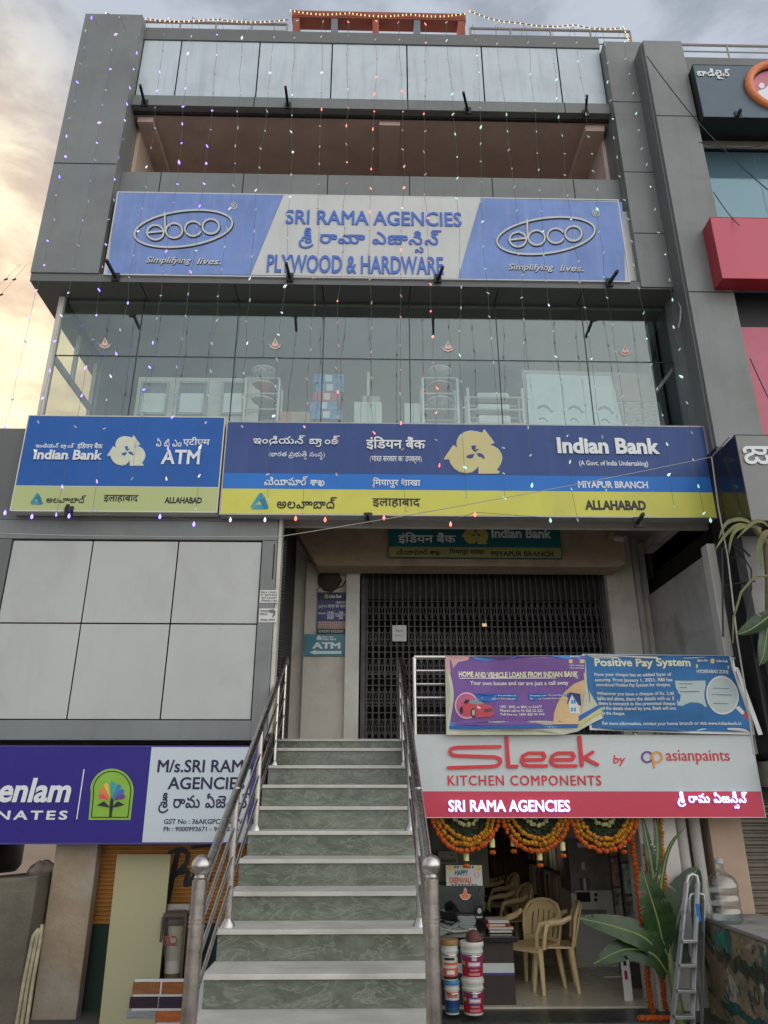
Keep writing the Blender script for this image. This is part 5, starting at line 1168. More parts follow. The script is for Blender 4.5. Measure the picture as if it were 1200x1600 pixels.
M_LIDW = mat('white_lid', (.66, .66, .60), .4)
_, xb1, zt1 = bucket(740, 1583, 1527, 17.6, 7.36, M_PAIL, M_LIDW, 'white paint bucket with red label, bottom of the right stack', pr_red)
_, xb2, zt2 = bucket(738.5, 1527, 1470, 18.4, 7.36, M_PAIL, M_LIDW, 'white paint bucket with red label, top of the right stack under a brown lump', pr_red, zt1 + .001)
bucket(707, 1583, 1530, 12.6, 7.37, M_PAIL, mat('sky_blue_lid', (.06, .26, .50), .4), 'white paint bucket with sky blue lid, bottom of the left stack', [(195, 350, .05, .22, mat('label_teal', (.02, .10, .18), .4)), (195, 350, .22, .42, MNb), (230, 310, .50, .66, MOr), (238, 302, .54, .62, MPk)])
bucket(703, 1529.5, 1467, 14.5, 7.37, M_PAIL, mat('tan_lid', (.34, .20, .07), .5), 'white paint bucket with tan lid and orange label, top of the left stack', [(215, 340, .10, .30, MOr), (215, 340, .03, .10, M_LETB), (245, 300, .15, .25, M_WHITE), (225, 325, .38, .44, MOr), (230, 300, .50, .56, M_LETB), (325, 335, .55, .62, M_LETB)])
z = zt2; S = thing('brown_lump', 'dark reddish brown bag knot lying on the upper right paint bucket', 'bag', (xb2, 7.36, z)); g = MB().lathe([(.07, z), (.078, z + .02), (.066, z + .055), (.03, z + .085), (.005, z + .092)], xb2 + .02, 7.34, 10); g.v = [(a + R.uniform(-.006, .006), b + R.uniform(-.006, .006), c) for a, b, c in g.v]; g.build('bag', mat('maroon_sack', (.14, .05, .045), .7, var=.3, bump=.4), S, True)
# folder shelves along the right wall of the shop
SH = thing('folder_shelf', 'dark shelf unit full of upright laminate sample folders along the shop wall', 'shelf', (2.6, 10.5, FL))
M_SHELF = mat('dark_shelf', (.05, .04, .035), .6)
zs = [-1.66, -1.30, -.86, -.42]; SXL, SXR, SY0, SY1 = 2.42, 2.78, 9.62, 12.6
for z in zs: MB().box(SXL - .02, SXR, SY0, SY1, z - .03, z).build('board', M_SHELF, SH)
MB().box(SXR, SXR + .03, SY0, SY1, FL, .1).build('back', M_SHELF, SH)
for y in (SY0 - .02, SY1): MB().box(SXL, SXR, y, y + .02, FL, .1).build('side', M_SHELF, SH)
FC = [mat('folder_%d' % i, c, .6) for i, c in enumerate(((.70, .65, .54), (.80, .77, .68), (.50, .45, .36), (.12, .11, .10), (.58, .52, .41), (.32, .25, .19), (.55, .25, .16), (.74, .69, .56)))]
for lv, nm in ((0, 'lowest'), (1, 'middle'), (2, 'upper'), (3, 'topmost')):
    y = SY0 + .03
    while y < SY1 - .08:
        t = R.uniform(.035, .075); h = R.uniform(.31, .38) * (.85 if lv == 0 else 1); m = R.choice(FC); x0 = SXL + R.uniform(0, .05)
        if not (lv == 0 and R.random() < .3):
            S = thing('sample_folder', 'upright laminate sample folder on the %s shelf' % nm, 'folder', (x0, y, zs[lv]), 'laminate folders on the %s shelf' % nm)
            MB().box(x0, SXR - .01, y, y + t - .008, zs[lv] + .001, zs[lv] + .001 + h).build('cover', m, S)
        y += t + (R.uniform(.02, .06) if R.random() < .18 else .002)
# tall grey dispensing machine
X0, X1, Z0, Z1 = rect(893, 1295, 952, 1513, 9.26)
MC = thing('tinting_machine', 'tall grey paint tinting machine standing in the kitchen shop', 'machine', ((X0 + X1) / 2, 9.26, FL)); M_MC = mat('machine_grey', (.62, .60, .55), .45, dirt=.2); M_MD = mat('machine_dark', (.20, .18, .155), .5, var=.3)
zA, zB, zC = at(920, 1395, 9.26)[1], at(920, 1348, 9.26)[1], at(920, 1310, 9.26)[1]
MB().box(X0, X1 + .12, 9.26, 9.8, FL, zA).build('lower_cabinet', M_MC, MC, bevel=.006); MB().box(X0 + .02, X1 + .10, 9.32, 9.8, zA, zC).build('dispensing_bay', M_MD, MC, bevel=.004); MB().box(X0, X1 + .12, 9.28, 9.8, zC, Z1 + .1).build('head', mat('machine_head', (.42, .40, .36), .5), MC, bevel=.006)
pxr = lambda a, b, c, d, Y: rect(a, b, c, d, Y)
x0, x1, z0, z1 = pxr(901, 1394, 922, 1409, 9.255); MB().box(x0, x1, 9.25, 9.26, z0, z1).build('screen', mat('screen_dark', (.03, .035, .033), .15), MC)
for cy in (1398, 1406): xx, zz_ = at(931, cy, 9.25); MB().tube([(xx, 9.262, zz_), (xx, 9.245, zz_)], .018, 14).build('knob', M_BLACK, MC, True)
x0, x1, z0, z1 = pxr(905, 1421, 948, 1428, 9.255); MB().box(x0, x1, 9.252, 9.26, z0, z1).build('vent', M_MD, MC)
x0, x1, z0, z1 = pxr(902, 1317, 917, 1324, 9.275); MB().box(x0, x1, 9.272, 9.28, z0, z1).build('name_plate', M_WHITE, MC)
xx, zz_ = at(912, 1362, 9.3); MB().tube([(xx, 9.30, zz_ + .10), (xx, 9.30, zz_ + .02)], [.022, .03], 10).build('nozzle', M_MC, MC, True); MB().box(X0 + .05, X1 + .04, 9.27, 9.32, zA + .001, zA + .02).build('tray', M_MC, MC); MB().lathe([(.05, zA + .021), (.06, zA + .14), (.062, zA + .15)], xx, 9.30, 14).build('paint_can', mat('can_steel', (.5, .48, .44), .3, metal=.8), MC, True)
# picture racks on the right
for i, (a, b, y, lab) in enumerate(((958, 972, 9.0, 'catalogue picture rack with dark frame nearest the tinting machine'), (975, 996, 8.3, 'tall catalogue picture rack beside the flower wrapped pillar'))):
    x0, x1, z0, z1 = rect(a, 1300, b, 1500, y); S = thing('picture_rack', lab, 'rack', (x0, y, FL))
    MB().box(x0, x1, y, y + .03, FL, .05).build('frame', mat('rack_frame', (.09, .08, .07), .5), S)
    for k in range(5):
        zz0 = -1.5 + k * .30; MB().box(x0 + .012, x1 - .012, y - .012, y - .001, zz0, zz0 + .27).build('picture', mat('picture_%d_%d' % (i, k), (R.uniform(.2, .5), R.uniform(.2, .42), R.uniform(.15, .36)), .5, var=.8, scale=9 + k), S)
X, Y = floorpt(975, 1556)
S = thing('leaflet_stand', 'white leaflet holder with red print at the foot of the picture rack', 'stand', (X, 7.9, FL)); x0, x1, z0, z1 = rect(973, 1500, 986, 1560, 7.85); MB().box(x0, x1, 7.85, 7.87, FL, z1).build('card', M_WHITE, S); MB().box(x0 + .02, x1 - .03, 7.846, 7.85, z0 + .15, z0 + .22).build('print', MR, S); MB().box(x0 + .02, x1 - .03, 7.846, 7.85, z0 + .26, z0 + .30).build('print', M_LETB, S)
for px, py, a, lab in ((922, 1522, 50, 'small white straw lying on the shop floor near the machine'), (957, 1527, 5, 'thin pale stick lying flat on the shop floor')):
    X, Y = floorpt(px, py); d = Vector((math.cos(math.radians(a)), math.sin(math.radians(a)), 0)) * .09; o = MB().bar(Vector((X, Y, FL + .006)) - d, Vector((X, Y, FL + .006)) + d, .008).build('floor_stick', M_WHITE); tag(o, lab, 'stick')
# ------------------------------------------------------------------ marigold garlands
MO, MY, MW, MLf = mat('marigold_orange', (.52, .105, .012), .8, var=.2, scale=30), mat('marigold_yellow', (.50, .215, .012), .8, var=.2, scale=30), mat('cream_flower', (.50, .47, .22), .8, var=.2, scale=30), mat('dark_leaf', (.035, .045, .02), .7, var=.4, scale=20)
rg = random.Random(3)
def swag(cx, label, hw=54):
    Y = 7.40; x0, x1, z0, z1 = rect(cx - hw, 1264, cx + hw, 1330, Y); xc = (x0 + x1) / 2; a, b = (x1 - x0) / 2, z1 - z0 + .03; zt = z1 + .03
    S = thing('flower_swag', label, 'garland', (xc, Y, zt), 'marigold swags over the shop door')
    for k, (f, m, r, nm) in enumerate(((1.0, MO, .023, 'orange_row'), (.87, MY, .022, 'yellow_row'), (.75, MY, .021, 'yellow_row'), (.42, MW, .020, 'cream_row'), (.27, MW, .017, 'cream_row'))):
        wob = rg.uniform(.015, .05); g = MB(); n = int(math.pi * .5 * (a + b) * f / (r * 1.35))
        for i in range(n + 1):
            t = math.pi * i / n; g.flower((xc - a * f * math.cos(t) + rg.uniform(-.010, .010), Y - .02 + rg.uniform(-.014, .014), zt - b * f * math.sin(t) * (1 + wob * math.sin(2.3 * t + k)) + rg.uniform(-.009, .009)), r * rg.uniform(.8, 1.15), rg)
        g.build(nm, m, S)
    lf = MB()
    for i in range(420):
        t = math.pi * rg.random(); f = rg.uniform(.30, .70); x, z = xc - a * f * math.cos(t), zt - b * f * math.sin(t); p = Vector((x, Y + rg.uniform(0, .03), z)); d = Vector((rg.uniform(-1, 1), rg.uniform(-.3, .1), rg.uniform(-1, 1))).normalized() * .045; u = d.orthogonal().normalized() * .012
        lf.add([p - d, p + u, p + d, p - u], [(0, 1, 2, 3)])
    lf.build('leaf_rows', MLf, S)
swag(728, 'marigold swag over the greeting board and paint counter'); swag(838, 'marigold swag over the plastic chairs'); swag(944, 'marigold swag over the tinting machine')
def drop(px, py, Y, label):
    X, Z = at(px, py, Y); S = thing('hanging_tassel', label, 'ornament', (X, Y, Z)); MB().lathe([(.020, Z - .035), (.026, Z - .03), (.026, Z + .035), (.016, Z + .045)], X, Y, 10).build('cream_bell', mat('tassel_cream', (.72, .66, .30), .6), S, True)  # plain cream bell above the orange flower
    g = MB()
    for a in range(5): g.flower((X + .014 * math.cos(a * 1.256), Y + .014 * math.sin(a * 1.256), Z - .075), .018, rg)
    g.build('orange_flower', MO, S); MB().tube([(X, Y, Z + .045), (X, Y, Z + .16)], .003, 5).build('thread', M_INK, S)
for px, py, lab in ((728.5, 1339, 'under the first swag, above the greeting board'), (769, 1318, 'at the right end of the first swag'), (802, 1316, 'before the second swag near the brown curtain'), (843, 1338, 'under the second swag, before the upper folders'), (879, 1323, 'between the second swag and the machine'), (930, 1308, 'above the tinting machine'), (973, 1317, 'before the picture rack under the third swag')):
    drop(px, py, 7.44, 'cream and orange flower tassel ' + lab)
def vgarland(p0, p1, Y, m, label, r=.026):
    (xa, za), (xb, zb) = at(*p0, Y), at(*p1, Y); S = thing('flower_garland', label, 'garland', (xa, Y, za)); g = MB(); L = math.hypot(xb - xa, zb - za); n = int(L / (r * 1.3))
    for i in range(n + 1): t = i / n; g.flower((xa + (xb - xa) * t + rg.uniform(-.006, .006), Y + rg.uniform(-.008, .008), za + (zb - za) * t), r, rg)
    g.build('flower_chain', m, S)
vgarland((987, 1300), (1020, 1588), 7.50, MO, 'orange marigold string down the near edge of the white pillar'); vgarland((1008, 1320), (1040, 1575), 7.51, MO, 'orange marigold string down the middle of the white pillar behind leaves', .022); vgarland((1032, 1280), (1040, 1405), 7.52, MY, 'yellow marigold string on the far edge of the white pillar', .022)
a, b = floorpt(1000, 1592), floorpt(1048, 1592); S = thing('flower_garland', 'short orange marigold string lying at the foot of the white pillar', 'garland', (a[0], 7.2, -1.74)); g = MB()
for i in range(12): g.flower((a[0] + (b[0] - a[0]) * i / 11, 7.24 + rg.uniform(-.01, .01), -1.722), .026, rg)
g.build('flower_chain', MO, S)
# ------------------------------------------------------------------ brown curtain in the shop
S = thing('shop_curtain', 'brown pleated curtain and stone column at the back of the shop', 'curtain', (1.6, 12.0, FL)); cu = MB(); x0, x1, _, _ = rect(745, 1300, 838, 1420, 12.2); n = 60
for i in range(n + 1): x = x0 + (x1 - x0) * i / n; y = 12.2 + .05 * math.sin(i * 1.7); cu.v += [(x, y, FL), (x, y, .2), (x, y + .02, FL), (x, y + .02, .2)]
for i in range(n): k = 4 * i; cu.f += [(k, k + 4, k + 5, k + 1), (k + 2, k + 3, k + 7, k + 6)]
cu.build('cloth', mat('brown_cloth', (.27, .17, .11), .85, var=.3, scale=5), S, True)
# ------------------------------------------------------------------ banana plants
M_LEAF = mat('banana_leaf', (.017, .045, .010), .40, var=.5, scale=9, dirt=.7, dcol=(.085, .075, .022)); M_RIB = mat('leaf_rib', (.20, .26, .08), .5); M_DRY = mat('dry_leaf', (.17, .175, .065), .7, var=.3)
def leaf(S, P, w, m=M_LEAF, nrm=(0, -1, .2), tear=.07, name='leaf', ribs=True, fold=.25):
    """A blade along the points P, half-width w, folded a little along its rib, with a torn edge."""
    P = [Vector(p) for p in P]; n = 40; pts = []
    for i in range(n + 1):
        t = i / n * (len(P) - 1); k = min(int(t), len(P) - 2); f = t - k
        p0, p1, p2, p3 = P[max(k - 1, 0)], P[k], P[k + 1], P[min(k + 2, len(P) - 1)]
        pts.append(.5 * (2 * p1 + (p2 - p0) * f + (2 * p0 - 5 * p1 + 4 * p2 - p3) * f * f + (3 * p1 - p0 - 3 * p2 + p3) * f ** 3))
    mb = MB(); N0 = Vector(nrm).normalized()
    for i, p in enumerate(pts):
        d = (pts[min(i + 1, n)] - pts[max(i - 1, 0)]).normalized(); s = d.cross(N0).normalized(); u = s.cross(d)
        t = i / n; ww = w * (math.sin(math.pi * min(1, t * 1.02 + .03) ** .75) ** .6)
        for k in (-1, -.5, 0, .5, 1):
            q = ww * k * (1 + (R.uniform(-tear, .02) if abs(k) == 1 else 0)); mb.v.append(tuple(p + s * q + u * (abs(q) * fold + (.003 if i % 2 else -.003) * abs(k) + R.uniform(-.002, .002))))
    for i in range(n):
        for k in range(4):
            if k in (0, 3) and R.random() < tear * .35: continue
            a = i * 5 + k; mb.f.append((a, a + 1, a + 6, a + 5))
    o = mb.build(name, m, S, True)
    if ribs: MB().tube([tuple(q) for q in pts], [.009 * (1 - .8 * i / n) + .002 for i in range(n + 1)], 6).build('rib', M_RIB if m is not M_DRY else m, o, True)
    return o
def P3(px, py, Y): x, z = at(px, py, Y); return (x, Y, z)
BP = thing('banana_plant', 'cut banana plant with broad leaves tied in front of the flower wrapped pillar', 'plant', P3(1058, 1598, 7.15))
MB().tube([P3(1064, 1600, 7.15), P3(1052, 1530, 7.2), P3(1042, 1480, 7.25), P3(1034, 1420, 7.3), P3(1022, 1350, 7.35)], [.045, .038, .032, .026, .016], 10).build('stem', mat('banana_stem', (.22, .26, .10), .55, var=.3, dirt=.4), BP, True)
leaf(BP, [P3(1036, 1478, 7.2), P3(1028, 1440, 7.1), P3(1016, 1400, 7.05), P3(1002, 1355, 7.05)], .15)
leaf(BP, [P3(1038, 1505, 7.2), P3(1010, 1468, 7.05), P3(960, 1448, 6.95), P3(900, 1434, 6.95)], .12, nrm=(0, -.9, .45), fold=.12)
leaf(BP, [P3(1042, 1520, 7.2), P3(1018, 1490, 7.05), P3(975, 1484, 6.95), P3(928, 1506, 6.9)], .12, nrm=(0, -.9, .45), fold=.12)
leaf(BP, [P3(1046, 1500, 7.25), P3(1056, 1450, 7.3), P3(1068, 1405, 7.4), P3(1092, 1350, 7.5)], .21, m=mat('shade_leaf', (.022, .042, .014), .5, var=.3, scale=7), nrm=(-.3, -1, .1))
leaf(BP, [P3(1022, 1380, 7.3), P3(1016, 1340, 7.3), P3(1010, 1310, 7.35), P3(1002, 1270, 7.4)], .045); leaf(BP, [P3(1024, 1370, 7.3), P3(1027, 1335, 7.3), P3(1026, 1300, 7.35), P3(1020, 1262, 7.4)], .04)
leaf(BP, [P3(1030, 1410, 7.28), P3(1036, 1360, 7.3), P3(1048, 1320, 7.3), P3(1072, 1290, 7.25)], .02, tear=.02)
leaf(BP, [P3(1040, 1490, 7.2), P3(1034, 1460, 7.18), P3(1030, 1430, 7.16), P3(1036, 1400, 7.15)], .05, fold=.4)
# upper plant by the neighbour
UP = thing('banana_plant', 'drooping banana plant with dry strap leaves beside the cable wrapped column', 'plant', P3(1190, 900, 6.9))
MB().tube([P3(1206, 1010, 6.95), P3(1204, 900, 6.9), P3(1198, 850, 6.85), P3(1180, 825, 6.8)], [.06, .05, .04, .03], 10).build('stem', mat('dry_stem', (.20, .17, .08), .7, var=.4), UP, True)
for pts, w, m in (([(1186, 825), (1160, 812), (1135, 818), (1122, 845)], .022, M_DRY), ([(1186, 828), (1155, 820), (1132, 838), (1116, 862)], .018, M_DRY), ([(1190, 826), (1165, 822), (1145, 835), (1138, 870)], .020, M_DRY), ([(1200, 822), (1190, 815), (1175, 818), (1148, 845)], .022, M_DRY), ([(1210, 830), (1195, 835), (1185, 860), (1190, 890)], .03, M_DRY)):
    leaf(UP, [P3(a, b, 6.8 - .03 * i) for i, (a, b) in enumerate(pts)], w, m, tear=.02, name='strap_leaf', ribs=False)
MB().tube([P3(1200, 900, 6.8), P3(1180, 900, 6.75), P3(1158, 925, 6.72), P3(1146, 965, 6.7), P3(1145, 1005, 6.7)], [.014, .013, .012, .010, .006], 8).build('bent_stalk', M_DRY, UP, True)
leaf(UP, [P3(1205, 960, 6.8), P3(1190, 972, 6.7), P3(1170, 985, 6.65), P3(1150, 992, 6.65)], .085, nrm=(0, -.8, .6)); leaf(UP, [P3(1200, 970, 6.75), P3(1196, 1000, 6.65), P3(1192, 1025, 6.6), P3(1186, 1040, 6.6)], .07)
# ------------------------------------------------------------------ ladder, bottle, low wall
LD = thing('step_ladder', 'folded aluminium step ladder leaning beside the painted low wall', 'ladder', P3(1080, 1600, 6.95)); M_AL = mat('aluminium', (.55, .56, .56), .35, metal=.8, var=.15, scale=8)
def rail2(a, b, w, name): return MB().bar(a, b, w, w * .55).build(name, M_AL, LD, bevel=.003)
rail2(P3(1048, 1625, 6.95), P3(1073, 1378, 7.2), .040, 'side_rail'); rail2(P3(1082, 1625, 6.95), P3(1090, 1378, 7.2), .040, 'side_rail')
rail2(P3(1084, 1625, 7.12), P3(1076, 1405, 7.24), .028, 'rear_rail'); rail2(P3(1096, 1625, 7.12), P3(1100, 1405, 7.24), .028, 'rear_rail')
MB().tube([P3(1073, 1380, 7.2), P3(1076, 1369, 7.2), P3(1082, 1366, 7.2), P3(1088, 1369, 7.2), P3(1090, 1380, 7.2)], .019, 10).build('top_hoop', M_AL, LD, True); MB().tube([P3(1077, 1406, 7.24), P3(1079, 1398, 7.24), P3(1088, 1395, 7.24), P3(1099, 1398, 7.24), P3(1100, 1406, 7.24)], .012, 8).build('rear_hoop', M_AL, LD, True)
for py in (1470, 1508, 1548, 1588):
    t = (1600 - py) / 222; Y = 6.95 + .25 * t; xl, z = at(1050.5 + 22 * t, py, Y); xr, _ = at(1083 + 7 * t, py, Y); MB().box(xl, xr, Y - .05, Y + .03, z - .012, z + .012).build('step', M_AL, LD, bevel=.003)
x0, x1, z0, z1 = rect(1068, 1425, 1084, 1470, 7.1); MB().box(x0, x1, 7.13, 7.15, z0, z1).build('platform', mat('grey_platform', (.12, .12, .12), .5), LD)
x0, x1, z0, z1 = rect(1088, 1412, 1093.5, 1440, 7.13); MB().box(x0, x1, 7.12, 7.128, z0, z1).build('sticker', mat('sticker_blue', (.03, .16, .55), .4), LD)
xw = at(1105, 1440, 7.3)[0]
LW = thing('low_wall', 'low wall with flaking painted lettering running toward the road', 'wall', (xw, 6.5, -1.8)); g = MB()
M_LW = mat('flaking_paint_wall', (.33, .27, .18), .9, var=.4, scale=3, bump=.4, dirt=.7, dcol=(.17, .145, .09), fine=.25)
zt_ = at(1105, 1440, 7.3)[1]
g.box(xw, xw + .55, 4.6, 7.5, -1.9, zt_); g.build('masonry', M_LW, LW, bevel=.012); MB().box(xw - .012, xw + .57, 4.6, 7.5, zt_ + .001, zt_ + .035).build('cap', mat('cement_cap', (.30, .285, .26), .9, var=.15, dirt=.6, bump=.3), LW, bevel=.008)
def flaking(m, masks):
    nt = m.node_tree; N = nt.nodes; L = nt.links; b = N['Principled BSDF']; src = b.inputs['Base Color'].links[0].from_socket
    tc = N.new('ShaderNodeTexCoord')
    for off, sc_, lo, hi, col in masks:
        mp = N.new('ShaderNodeMapping'); mp.inputs['Location'].default_value = off; L.new(tc.outputs['Object'], mp.inputs[0])
        n = N.new('ShaderNodeTexNoise'); n.inputs['Scale'].default_value = sc_; n.inputs['Detail'].default_value = 9; n.inputs['Roughness'].default_value = .66; n.inputs['Distortion'].default_value = .5; L.new(mp.outputs[0], n.inputs['Vector'])
        r = N.new('ShaderNodeMapRange'); r.inputs[1].default_value = lo; r.inputs[2].default_value = hi; L.new(n.outputs['Fac'], r.inputs[0])
        x = N.new('ShaderNodeMix'); x.data_type = 'RGBA'; L.new(r.outputs[0], x.inputs[0]); L.new(src, x.inputs[6]); x.inputs[7].default_value = (*col, 1); src = x.outputs[2]
    L.new(src, b.inputs['Base Color'])
flaking(M_LW, (((3, 1, 7), 2.2, .54, .57, (.07, .13, .10)), ((9, 4, 2), 3.2, .56, .62, (.36, .23, .11)), ((5, 8, 1), 3.6, .54, .62, (.045, .05, .03)), ((1, 2, 5), 4.2, .58, .64, (.50, .46, .38))))
def sidepaint(cs, m, name):
    vv, T, bd = fill(cs); mb = MB(); mb.v = [(xw - .003, -p[0], p[1]) for p in vv]; mb.f = list(T); return mb.build(name, m, LW)
def band(y0_, y1_, za, zb, n=46): return [(-(y0_ + (y1_ - y0_) * i / n), za + R.uniform(-.02, .02) + .018 * math.sin(i * .8)) for i in range(n + 1)] + [(-(y1_ + (y0_ - y1_) * i / n), zb + R.uniform(-.02, .02) + .02 * math.sin(i * .55)) for i in range(n + 1)]
M_FADE = mat('faded_dark_paint', (.055, .06, .04), .95, var=.7, scale=12, dirt=.9, dcol=(.24, .18, .10), fine=.4)
sidepaint([band(7.2, 6.15, zt_ - .30, zt_ - .19)], M_FADE, 'faded_paint_band'); sidepaint([band(7.25, 5.6, zt_ - .64, zt_ - .56)], mat('faded_teal_paint', (.03, .12, .10), .95, var=.6, scale=10, dirt=.9, dcol=(.10, .10, .07)), 'faded_paint_band'); sidepaint([band(7.25, 6.95, zt_ - .17, zt_ - .05, 16)], mat('bright_teal_paint', (.03, .24, .18), .9, var=.5, scale=9, dirt=.9, dcol=(.30, .26, .16)), 'faded_paint_band')
for yy in (6.56, 6.40): sidepaint([[(a, b) for a, b in c] for c in ring(-yy, zt_ - .40, .035, .055, .016, n=16)], mat('rust_brown_paint', (.10, .05, .03), .95, var=.5, scale=14), 'painted_lettering')
X, Z = xw + .27, zt_ + .036; Yb = 6.98; xb, zb_ = at(1138, 1446, Yb); 
WB = thing('water_bottle', 'empty clear twenty litre water bottle standing on the low wall', 'bottle', (xb, Yb, Z)); r = .125
M_BOT = glass('bottle_plastic', (.80, .84, .84), .16, (.9, .92, .92), .12)
prof = [(r * .9, 0), (r, .02), (r, .10), (r * .95, .115), (r, .13), (r, .20), (r * .95, .215), (r, .23), (r, .30), (r * .85, .345), (r * .5, .375), (.032, .395), (.030, .48), (.033, .485)]
MB().lathe([(a, Z + b) for a, b in prof], xb, Yb, 28).build('body', M_BOT, WB, True); MB().lathe([(.036, Z + .455), (.036, Z + .49), (.01, Z + .492)], xb, Yb, 16).build('cap', mat('bottle_cap', (.42, .42, .42), .4), WB, True)
# ------------------------------------------------------------------ rolling shutter beside the peach wall
X0 = at(1146, 1300, 7.75)[0] + .05
RS_ = thing('rolling_shutter', 'closed grey rolling shutter beyond the peach wall strip', 'shutter', (X0, 7.75, -1.8)); g = MB(); k = 0; z = -1.8
prof = []
while z < .35: prof += [(7.75, z), (7.72, z + .02), (7.715, z + .045), (7.75, z + .06)]; z += .065
for y, z in prof: g.v += [(X0, y, z), (X0 + 2.2, y, z)]
g.f = [(2 * i, 2 * i + 1, 2 * i + 3, 2 * i + 2) for i in range(len(prof) - 1)]; g.build('slats', mat('shutter_steel', (.27, .24, .20), .5, metal=.4, var=.2, scale=3, dirt=.5), RS_, True)
MB().box(X0, X0 + 2.2, 7.66, 7.72, -.02, .3).build('hood', M_BLACK, RS_)
# ------------------------------------------------------------------ neighbouring building on the right
NB = thing('commercial_building', 'neighbouring shop building with grey pilaster, blue glass and red sign panels', 'building', (6, 8, -1.8))
def nb(name, mb, m, bevel=0.0, smooth=False): return mb.build(name, m, NB, smooth, bevel)
nb('pilaster', MB().box(3.86, 4.42, 7.30, 8.0, 3.55, 10.12), M_CLAD, .006)
nb('pilaster_side', MB().box(3.835, 3.858, 7.34, 7.6, 3.55, 10.1), M_CLAD2)  # side in darker cladding: the reveal's shade is put into its colour
jj = MB(); [jj.box(3.862, 4.418, 7.2975, 7.31, zz, zz + .014) for zz in (at(1070, 182, 7.3)[1], at(1110, 457, 7.3)[1])]; nb('cladding_joint', jj, M_JOINT)
nb('cladding_wall', MB().box(4.42, 9.0, 7.5, 8.0, 9.68, 10.05), M_CLAD2, .006); nb('cladding_panel', MB().box(4.424, 9.0, 7.52, 7.6, 9.35, 9.678), M_SILVER); nb('cladding_wall', MB().box(4.424, 9.0, 7.56, 7.9, 8.74, 9.35), M_CLAD2)
nb('soffit', MB().box(4.424, 9.0, 7.45, 8.3, 8.62, 8.74), M_BLACK)
NW = nb('window', MB().box(4.424, 9.0, 7.66, 7.70, 8.52, 8.62), M_WHITEFRAME)
for k in range(5): MB().box(4.43 + k * .92, 4.43 + k * .92 + .91, 7.69, 7.70, 5.9, 8.52).build('pane', M_GLASSB, NW)
nb('room', MB().box(4.43, 9.0, 8.2, 8.3, 5.5, 8.6), M_DARK); MB().box(4.44, 9.0, 7.74, 7.75, 5.9, 8.5).build('reflection_sheet', mat('blue_grey_reflection', (.26, .36, .40), .6, var=.08, scale=2), NW); nb('panel_wall', MB().box(4.43, 9.0, 7.5, 7.9, 5.35, 5.9), M_BLACK)  # sheet added behind the panes, its blue grey standing in for their reflection
nb('pink_panel', MB().box(4.425, 9.0, 7.45, 7.6, 3.55, 5.35), mat('pink_panel', (.55, .13, .20), .4, var=.05))
nb('core', MB().box(4.0, 9.0, 8.35, 14, -1.8, 10.0), M_CLAD2); nb('dark_wall', MB().box(3.96, 9.0, 8.1, 8.34, -1.8, 5.4), M_DARK)
nb('column', MB().box(3.90, 4.16, 7.25, 7.6, .35, 2.60), mat('grey_column', (.32, .31, .30), .7, dirt=.5, dcol=(.15, .14, .13)), .01); nb('column', MB().box(3.80, 3.895, 7.2, 7.6, .35, 3.6), M_BLACK)
nb('lower_wall', MB().box(3.86, 9.0, 7.12, 7.24, .35, 1.55), mat('dark_shade_cloth', (.022, .02, .017), .9, var=.3, scale=8)); nb('ledge', MB().box(3.80, 9.0, 7.0, 7.6, .10, .33), mat('broken_ledge', (.40, .38, .34), .9, var=.3, bump=.5, dirt=.6), .015)
nb('peach_wall', MB().box(4.16, 9.0, 7.9, 8.05, 1.2, 3.4), mat('peach_wall', (.55, .33, .20), .85, var=.15, scale=2)); nb('roof', MB().box(4.2, 9.0, 8.0, 14, 10.0, 10.15), M_CREAM)
roofrail(4.12, 8.2, 8.3, 'steel terrace railing above the neighbouring grey building', .75)
# plants behind: a red flowering bush
BS = thing('flowering_bush', 'orange red leafy bush massed behind the cable wrapped column', 'bush', (4.5, 7.7, 1.6)); g = MB()
for i in range(1500):
    p = Vector((R.uniform(4.18, 5.4), R.uniform(7.45, 7.85), R.gauss(2.15, .42))); d = Vector((R.uniform(-1, 1), R.uniform(-1, 1), R.uniform(-1, .4))).normalized() * R.uniform(.02, .045); u = d.orthogonal().normalized() * .016; g.add([p - d, p + u, p + d, p - u], [(0, 1, 2, 3)])
g.build('foliage', mat('red_foliage', (.38, .10, .035), .7, var=.6, scale=6), BS); MB().tube([(4.7, 7.65, 1.3), (4.75, 7.65, 2.0), (4.65, 7.6, 2.6)], [.03, .02, .01], 8).build('trunk', MATS['dry_stem'], BS, True)
# signs on it
S = signbox('shop_sign', 'dark slate sign with white Telugu lettering and an orange ringed figure badge', 4.43, 7.6, 8.50, 9.49, 7.18, .26, M_DARK, M_BLACK, frame=.01); Y = 7.18
MB().box(4.44, 7.59, Y - .003, Y + .003, 8.51, 9.48).build('face', mat('slate_face', (.075, .115, .155), .35, var=.06), S)
text(S, 'lettering', 'బాడీలైన్', (1088.5, 108, 1141, 124), Y - .003, M_LET, 'telugu', bold=.02, lift=.012)
X, Z = at(1216, 138, Y)
MB().tube([(X + .42 * math.cos(t * .26), Y - .03 - .02 * math.sin(t * .26), Z + .40 * math.sin(t * .26)) for t in range(25)], .055, 10, False).build('badge_ring', mat('badge_orange', (.75, .22, .07), .4), S, True)
flat([[(X + .36 * math.cos(t * .2094), Z - .02 + .34 * math.sin(t * .2094)) for t in range(30)]], Y - .012, .01).build('badge_disc', mat('badge_pink', (.55, .18, .24), .4), S)
def fig(pts): return [(X + (x - 1170) * .0105 - .36, Z - (y - 560) * .0 - (y - 560) * .00105) for x, y in pts]
z12 = lambda pts: [at(1070 + x * .10833, 80 + y * .10833, Y) for x, y in pts]
